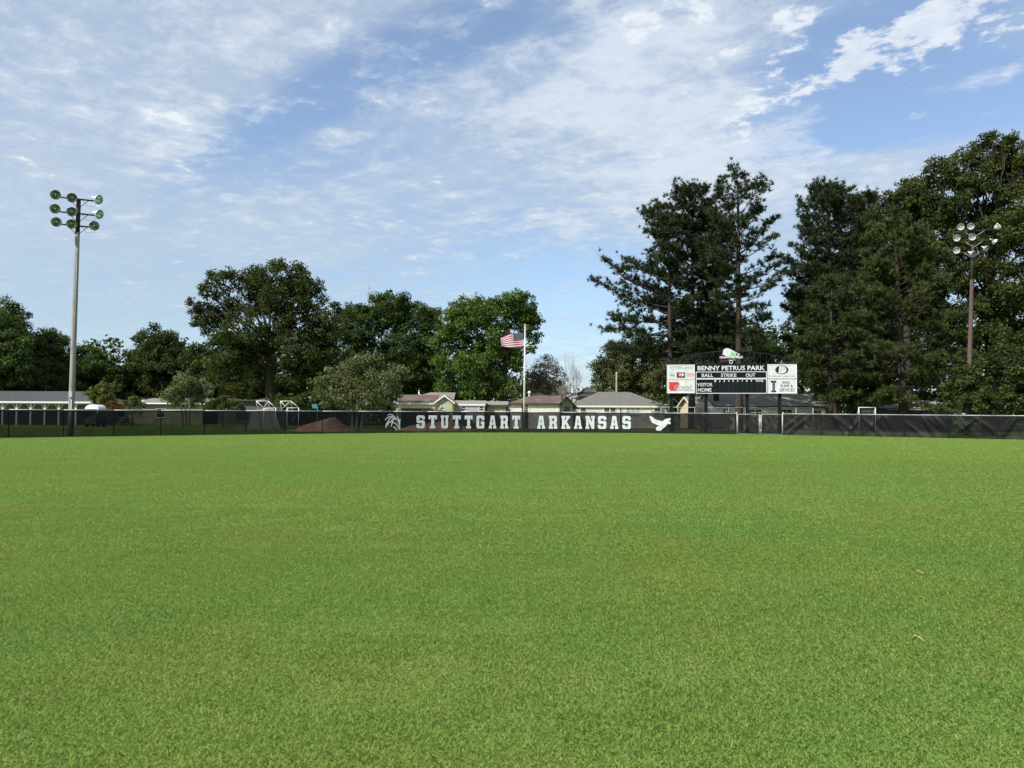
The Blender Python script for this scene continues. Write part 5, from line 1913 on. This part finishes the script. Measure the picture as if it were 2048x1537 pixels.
broadleaf('shrub', 'yellowish green shrub behind the right pipe shelter', 'shrub', 570, 90,
          [(562, 797, 10), (576, 798, 12), (590, 806, 13), (565, 810, 13), (585, 815, 12), (604, 813, 9)], 'leaf_yellow', .06, leaf=.18, lai=4.2, clump=.45, group=SG, tint_shift=-.2)
broadleaf('shrub', 'dark wide shrub mass between teal backboard and pipe shelters', 'shrub', 632, 98,
          [(608, 800, 14), (630, 797, 14), (650, 800, 16), (622, 812, 14), (644, 814, 14), (665, 812, 14)], 'leaf_dark', .06, leaf=.2, lai=4.5, clump=.5, group=SG)
broadleaf('shrub', 'bright green shrub under the big oak left of the airy olive tree', 'shrub', 636, 102,
          [(628, 782, 11), (642, 778, 11), (652, 786, 10), (636, 792, 11)], 'leaf_green', .06, leaf=.2, lai=4.2, clump=.45, group=SG, tint_shift=.1)
broadleaf('shrub', 'low dark shrubs beside the rust roofed garage under the olive tree', 'shrub', 770, 95,
          [(745, 812, 12), (765, 810, 13), (782, 812, 10), (725, 815, 12)], 'leaf_dark', .06, leaf=.2, lai=4.5, clump=.45, group=SG, tint_shift=.1)
broadleaf('broadleaf_tree', 'olive green tree left of the pines behind the long cream house', 'tree', 1262, 112,
          [(1245, 700, 24), (1275, 692, 26), (1222, 715, 24), (1300, 700, 30), (1208, 735, 22), (1250, 728, 36), (1290, 735, 38), (1195, 760, 18), (1225, 762, 28), (1265, 768, 34), (1310, 765, 30), (1205, 782, 16), (1320, 735, 25)],
          'leaf_olive', .35, leaf=.26, lai=4.4, group=TG, tint_shift=-.22)


broadleaf('understory_tree', 'dark understory tree behind the low house left of the big oak trunk', 'tree', 490, 114,
          [(465, 745, 22), (492, 738, 24), (515, 748, 22), (470, 768, 24), (500, 768, 26), (525, 772, 22), (450, 780, 18), (480, 788, 22), (512, 790, 22), (560, 770, 22), (580, 778, 20), (600, 768, 20)],
          'leaf_dark', .18, leaf=.26, lai=3.6, group=TG, tint_shift=-.05)

# bare and dying trees
def bare_tree(name, label, px_b, Y, top_py, spread_px, base_py, leaves, seed, bark='greybark', stems=1, up=.75):
    rr = random.Random(seed)
    bx = GX(px_b, Y)
    k = Y / FPX
    e = empty(name, (bx, Y, 0), label, 'tree', TG)
    H = ZP(px_b, top_py, Y)
    mb = MB()
    tips = []

    def grow(p, d, L, r_, lv):
        q = p + d * L
        m_ = p.lerp(q, .5) + Vector((rr.uniform(-1, 1), rr.uniform(-1, 1), rr.uniform(-1, 1))) * L * .06
        mb.tube([p, m_, q], [r_, r_ * .8, r_ * .6], 4 if lv > 1 else 6, False)
        if lv >= 5 or L < .25:
            tips.append(q)
            return
        for _ in range(rr.choice((2, 3, 3))):
            nd = (d + Vector((rr.uniform(-1, 1) * .85, rr.uniform(-1, 1) * .85, rr.uniform(-.35, .75) * up))).normalized()
            grow(q if rr.random() < .7 else m_, nd, L * rr.uniform(.62, .86), max(r_ * .6, .012), lv + 1)
    for s in range(stems):
        d0 = Vector((rr.uniform(-.25, .25) * (stems > 1), rr.uniform(-.2, .2), 1)).normalized()
        grow(Vector(((s - (stems - 1) / 2) * .5, 0, 0)), d0, H * .27, .03 * H * .45, 0)
    mx = max(v[2] for v in mb.v)
    wx = max(abs(v[0]) for v in mb.v)
    sz_, sx_ = H / mx, spread_px * k / wx
    mb.v = [(v[0] * sx_, v[1] * sx_, v[2] * sz_) for v in mb.v]
    mb.build('trunk', M[bark], e, True)
    if leaves:
        t = np.array([(p.x * sx_, p.y * sx_, p.z * sz_) for p in tips])
        pick = RNG.integers(0, len(t), leaves)
        pts = t[pick] + RNG.normal(0, .35, (leaves, 3))
        v = leaf_quads(pts, unit(leaves), RNG.uniform(.10, .24, leaves))
        quads_object('crown', v, 4, M['leaf_grey'], e, np.clip(RNG.normal(.5, .25, leaves), 0, 1))
    return e


broadleaf('dying_tree', 'round grey brown dying tree with thin leaves right of the flag', 'tree', 1098, 110,
          [(1095, 726, 16), (1078, 735, 16), (1112, 738, 16), (1064, 752, 16), (1092, 755, 22), (1122, 758, 16), (1072, 775, 20), (1104, 780, 22), (1132, 778, 14), (1056, 785, 14)],
          'leaf_grey', .22, 'greybark', leaf=.17, lai=1.7, group=TG, clump=.6, split_py=790, fill=.3)
bare_tree('bare_tree', 'pale leafless tree right of the dying tree, finest twigs', 1150, 120, 700, 34, 790, 0, 21, 'palebark', 2, 1.0)
bare_tree('bare_tree', 'short pale bare branches leaning right behind the rust red shed roof', 1128, 104, 752, 26, 790, 0, 33, 'palebark', 3, .9)


# pines
def pine(label, px_b, Y, px_t, py_t, py_low, profile, mat='needle', asym=0.0, az0=0.0, seed=0, trunk_r=.34, dens=1.0, droop=0.0, tint_shift=0.0, group=TG, gaps=.12):
    """loblolly pine: straight bole, tiers of limbs, tufts of needles toward the limb ends"""
    rr = random.Random(seed)
    bx = GX(px_b, Y)
    top = P(px_t, py_t, Y)
    H = top.z
    e = empty('pine_tree', (bx, Y, 0), label, 'tree', group)
    axis = lambda z: Vector(((top.x - bx) * (z / H) ** 1.2, 0, z))
    zs = [0, H * .2, H * .4, H * .6, H * .8, H]
    mb = MB()
    mb.tube([axis(z) for z in zs], [trunk_r * (1.12 - .98 * z / H) + .02 for z in zs], 10, False)
    z0 = ZP(px_b, py_low, Y)
    tp, td = [], []
    z = z0
    while z < H - .3:
        f = (z - z0) / (H - z0)
        R_ = np.interp(f, [p[0] for p in profile], [p[1] for p in profile]) * Y / FPX
        nb = rr.choice((2, 3, 3, 4))
        a0 = rr.uniform(0, 6.28)
        for k in range(nb):
            if rr.random() < gaps:
                continue
            a = a0 + k * 6.28 / nb + rr.uniform(-.5, .5)
            L = R_ * rr.uniform(.62, 1.08) * (1 + asym * math.cos(a - az0))
            L = max(L, .5)
            ele = (-.10 - droop) + 1.0 * f + rr.uniform(-.18, .18)
            d = Vector((math.cos(a) * math.cos(ele), math.sin(a) * math.cos(ele), math.sin(ele)))
            p0 = axis(z)
            p3 = p0 + d * L + Vector((0, 0, .12 * L))
            p1 = p0 + d * L * .35 - Vector((0, 0, .03 * L))
            p2 = p0 + d * L * .7
            rb = .018 + .012 * L
            mb.tube([p0, p1, p2, p3], [rb, rb * .8, rb * .55, .012], 5, False)
            # side twigs
            nt_ = max(4, int(L * 4.0 * dens))
            for _ in range(nt_):
                t = rr.uniform(.14, 1.0) ** .75
                q = p0.lerp(p3, t) if t > .6 else p0.lerp(p2, t / .7)
                sd = Vector((-math.sin(a), math.cos(a), 0)) * rr.choice((-1, 1))
                tl = L * .30 * rr.uniform(.35, 1.0) + .25
                td_ = (d * .8 + sd * rr.uniform(.2, 1.3) + Vector((0, 0, rr.uniform(-.05, .42)))).normalized()
                w_ = q + td_ * tl
                mb.tube([q, w_], [rb * .35 + .006, .008], 3, False)
                for _ in range(rr.choice((2, 3, 3, 4))):
                    tt = rr.uniform(.45, 1.05)
                    tp.append(q.lerp(w_, tt) + Vector((rr.gauss(0, .22), rr.gauss(0, .22), rr.gauss(.06, .13))))
                    td.append((td_ + Vector((0, 0, .45))).normalized())
            for _ in range(3):
                tp.append(p3 + Vector((rr.uniform(-.2, .2), rr.uniform(-.2, .2), rr.uniform(0, .25))))
                td.append((d + Vector((0, 0, .6))).normalized())
        z += rr.uniform(.42, .80) / max(.7, dens ** 1.5)
    for _ in range(14):
        tp.append(axis(H) + Vector((rr.uniform(-.3, .3), rr.uniform(-.3, .3), rr.uniform(-.8, .25))))
        td.append(Vector((0, 0, 1)))
    mb.build('trunk', M['pinebark'], e, True)
    tp, td = np.array(tp), np.array(td)
    m = len(tp)
    KN = 15
    base = np.repeat(tp, KN, 0) + RNG.normal(0, .05, (m * KN, 3))
    nd = norm(np.repeat(td, KN, 0) * .75 + unit(m * KN))
    ln = RNG.uniform(.26, .56, m * KN)[:, None]
    wv = norm(np.cross(nd, unit(m * KN))) * RNG.uniform(.030, .052, m * KN)[:, None]
    v = np.empty((m * KN, 3, 3))
    v[:, 0] = base - wv
    v[:, 1] = base + wv
    v[:, 2] = base + nd * ln
    ti = np.clip(np.repeat(RNG.normal(.42 + tint_shift, .2, m), KN) + RNG.normal(0, .1, m * KN), 0, 1)
    quads_object('crown', v, 3, M[mat], e, ti)
    return e


pine('leftmost pine with long limbs reaching left over the cream house roof', 1341, 88, 1338, 448, 715, [(0, 95), (.15, 92), (.3, 100), (.5, 92), (.7, 66), (.85, 54), (1, 28)], 'needle', .42, math.pi, 1, .36, 1.0, .0, 0, gaps=.2)
pine('round topped dark pine second from the left behind the scoreboard', 1383, 92, 1386, 398, 720, [(0, 70), (.2, 80), (.4, 84), (.6, 88), (.78, 78), (.93, 58), (1, 34)], 'needle', .1, math.pi, 2, .38, 1.05, 0, 0)
pine('tall pointed pine directly above the scoreboard emblem', 1478, 86, 1476, 366, 700, [(0, 62), (.2, 80), (.35, 92), (.5, 84), (.65, 92), (.8, 76), (.92, 54), (1, 28)], 'needle', .08, 0, 3, .40, .92, .0, .05, gaps=.18)
pine('slim pine in the gap behind the scoreboard, mostly trunk visible', 1432, 97, 1434, 440, 690, [(0, 50), (.3, 70), (.6, 66), (.85, 48), (1, 24)], 'needle', .0, 0, 4, .32, .9, 0, 0)
pine('grey green pine with pointed top right of the scoreboard', 1668, 90, 1655, 394, 770, [(0, 66), (.2, 84), (.4, 100), (.6, 100), (.78, 88), (.9, 62), (1, 28)], 'needle', .10, math.pi, 5, .40, 1.0, .0, .05)
pine('broad pine with thick trunk right of the grey green pine', 1712, 98, 1726, 408, 760, [(0, 60), (.3, 80), (.6, 88), (.8, 80), (.92, 50), (1, 28)], 'needle', .0, 0, 6, .36, 1.0, .0, 0)
pine('big olive pine with drooping layered limbs left of the right floodlight pole', 1808, 80, 1790, 452, 800, [(0, 84), (.12, 104), (.3, 112), (.5, 104), (.7, 84), (.85, 68), (1, 34)], 'needle_olive', .08, 0, 7, .42, 1.15, .12, .12)
pine('lower olive pine filling the space right of the scoreboard panel', 1660, 82, 1664, 560, 790, [(0, 60), (.25, 78), (.5, 72), (.75, 52), (1, 16)], 'needle_olive', .0, 0, 8, .28, 1.1, .1, .0)

RG = 'tall trees on the right'
broadleaf('broadleaf_tree', 'giant dark broadleaf tree rising highest at the right edge', 'tree', 1985, 84,
          [(1976, 285, 22), (1958, 300, 22), (2010, 282, 22), (2030, 292, 26), (1936, 314, 28), (1995, 312, 34), (2040, 325, 40), (1880, 326, 22), (1862, 348, 18), (1900, 350, 34), (1950, 348, 42), (2010, 350, 48), (2070, 345, 55), (1860, 385, 26), (1890, 395, 40), (1940, 400, 48), (1996, 405, 52), (2050, 410, 52), (1880, 440, 40), (1936, 456, 50), (2008, 460, 54), (2070, 470, 55), (1905, 492, 36), (1956, 520, 50), (2024, 524, 54), (1900, 545, 36), (1956, 585, 48), (2028, 590, 50), (2085, 590, 55), (1990, 690, 44), (2050, 700, 44), (1950, 720, 36), (1905, 620, 40), (1965, 645, 45), (2035, 655, 50), (2095, 670, 50), (1920, 690, 40)],
          'leaf_dark', .65, leaf=.28, lai=3.4, group=RG, split_py=640, depth=1.2, tint_shift=.10, fill=.3)
broadleaf('broadleaf_tree', 'rounded dark tree left of the giant broadleaf, above the olive pine', 'tree', 1815, 92,
          [(1788, 388, 18), (1812, 378, 22), (1838, 372, 24), (1770, 400, 16), (1800, 408, 30), (1840, 405, 36), (1870, 420, 32), (1815, 440, 42), (1860, 460, 42), (1780, 440, 26), (1840, 505, 48), (1885, 515, 36), (1800, 500, 40), (1860, 570, 46), (1900, 575, 36), (1815, 560, 42), (1745, 430, 20), (1735, 470, 30), (1880, 640, 40), (1840, 640, 40)],
          'leaf_dark', .5, leaf=.28, lai=3.8, group=RG, split_py=650, tint_shift=.08)
broadleaf('understory_tree', 'low leafy understory tree hiding the right floodlight pole foot', 'tree', 1975, 64.5,
          [(1956, 735, 20), (1985, 722, 22), (2020, 715, 28), (2055, 728, 32), (1925, 752, 20), (1900, 772, 14), (1955, 760, 26), (1995, 758, 30), (2035, 770, 36), (1925, 785, 22), (1890, 800, 16), (1910, 808, 16), (1945, 800, 26), (1985, 800, 32), (2030, 808, 34), (2080, 765, 40), (2085, 815, 34)],
          'leaf_dark', .2, leaf=.22, lai=3.4, group=RG, clump=.6, tint_shift=.14, split_py=800, stems=2, spread=.6)
broadleaf('understory_tree', 'dim low broadleaf tree in the shade between the right pines', 'tree', 1745, 86,
          [(1730, 770, 22), (1755, 775, 22), (1745, 750, 20), (1715, 790, 18), (1765, 796, 18), (1738, 800, 18), (1690, 770, 22), (1675, 792, 18), (1700, 800, 18), (1640, 790, 16), (1790, 790, 18), (1780, 765, 20)], 'leaf_dark', .12, leaf=.2, lai=3.2, group=RG, clump=.6)

broadleaf('broadleaf_tree', 'dark broadleaf tree filling the gap behind the scoreboard arch', 'tree', 1440, 112,
          [(1390, 660, 30), (1425, 640, 34), (1470, 655, 34), (1505, 680, 30), (1370, 700, 32), (1410, 700, 38), (1455, 705, 40), (1500, 720, 36), (1540, 720, 26), (1380, 745, 34), (1430, 750, 38), (1485, 755, 38), (1530, 755, 32)],
          'leaf_dark', .4, leaf=.3, lai=4.0, group=TG, tint_shift=-.05)
broadleaf('broadleaf_tree', 'dark broadleaf tree in deep shade behind the right hand pines', 'tree', 1720, 112,
          [(1620, 560, 34), (1670, 540, 36), (1720, 530, 36), (1770, 550, 36), (1600, 610, 34), (1650, 605, 42), (1710, 600, 44), (1770, 610, 42), (1605, 665, 36), (1660, 665, 44), (1720, 670, 46), (1780, 675, 44), (1620, 725, 38), (1680, 730, 44), (1745, 735, 44), (1800, 735, 40), (1585, 700, 26), (1840, 740, 40)],
          'leaf_dark', .5, leaf=.3, lai=4.0, group=RG, tint_shift=-.08)

# far-off wood that reads as one mass
pts_, out_, sz_, ti_ = [], [], [], []
for row, yb_ in enumerate((128, 138, 150)):
    for x in np.arange(-125, 126, 3.4):
        yy = yb_ + 3 * math.sin(x * .13 + row) + RNG.uniform(-2.5, 2.5)
        pxx = 1024 + x / yy * FPX
        hh = np.interp(pxx, [-300, 0, 250, 400, 900, 1080, 1120, 1150, 1172, 1190, 1300, 1450, 1560, 1700, 2048, 2400], [14, 13.5, 13, 14.5, 14, 9.5, 7.5, 5.2, 5.2, 8, 12, 15, 18, 22, 22, 20]) * RNG.uniform(.78, 1.08)
        nl = int((190 if 350 < pxx < 700 or 1500 < pxx < 1650 else 150) * hh / 5)
        d = unit(nl)
        nb_ = max(3, int(hh * 1.1))
        bc = np.stack([x + RNG.normal(0, 1.3, nb_), yy + RNG.normal(0, 1.2, nb_), RNG.uniform(.05, .92, nb_) * hh], 1)
        pk = RNG.integers(0, nb_, nl)
        p = bc[pk] + d * (1.75 * RNG.random(nl) ** .5)[:, None]
        p[:, 2] = np.minimum(p[:, 2], hh + RNG.uniform(-.6, .4, nl))
        pts_.append(p)
        out_.append(d)
        sz_.append(RNG.uniform(.55, 1.0, nl))
        ti_.append(np.clip(RNG.normal(.42, .2, nb_)[pk] + RNG.normal(0, .12, nl), 0, 1))
pp = np.concatenate(pts_)
kp = pp[:, 2] > .2
o = quads_object('distant_woods', leaf_quads(pp[kp], np.concatenate(out_)[kp], np.concatenate(sz_)[kp]), 4, M['leaf_dark'], None, np.concatenate(ti_)[kp])
tag(o, 'far belt of woods closing the view behind houses and trees', None, None, 'stuff')

# small debris on the lawn
for (px_, py_, ln, label) in ((1834, 1150, .03, 'small pale scrap lying on the grass at right'), (1828, 1283, .05, 'curled pale straw lying on the grass lower right')):
    Y = 1.6 * FPX / (py_ - hor(px_))
    x = GX(px_, Y)
    m_ = MB()
    m_.tube([(-ln / 2, .02, .035), (-ln * .1, .03, .055), (ln * .25, 0, .05), (ln / 2, -.05, .035)], [.003, .005, .004, .002], 6)
    o = m_.build('straw', M['strawcol'], None, True)
    o.location = (x, Y, 0)
    tag(o, label, 'straw')
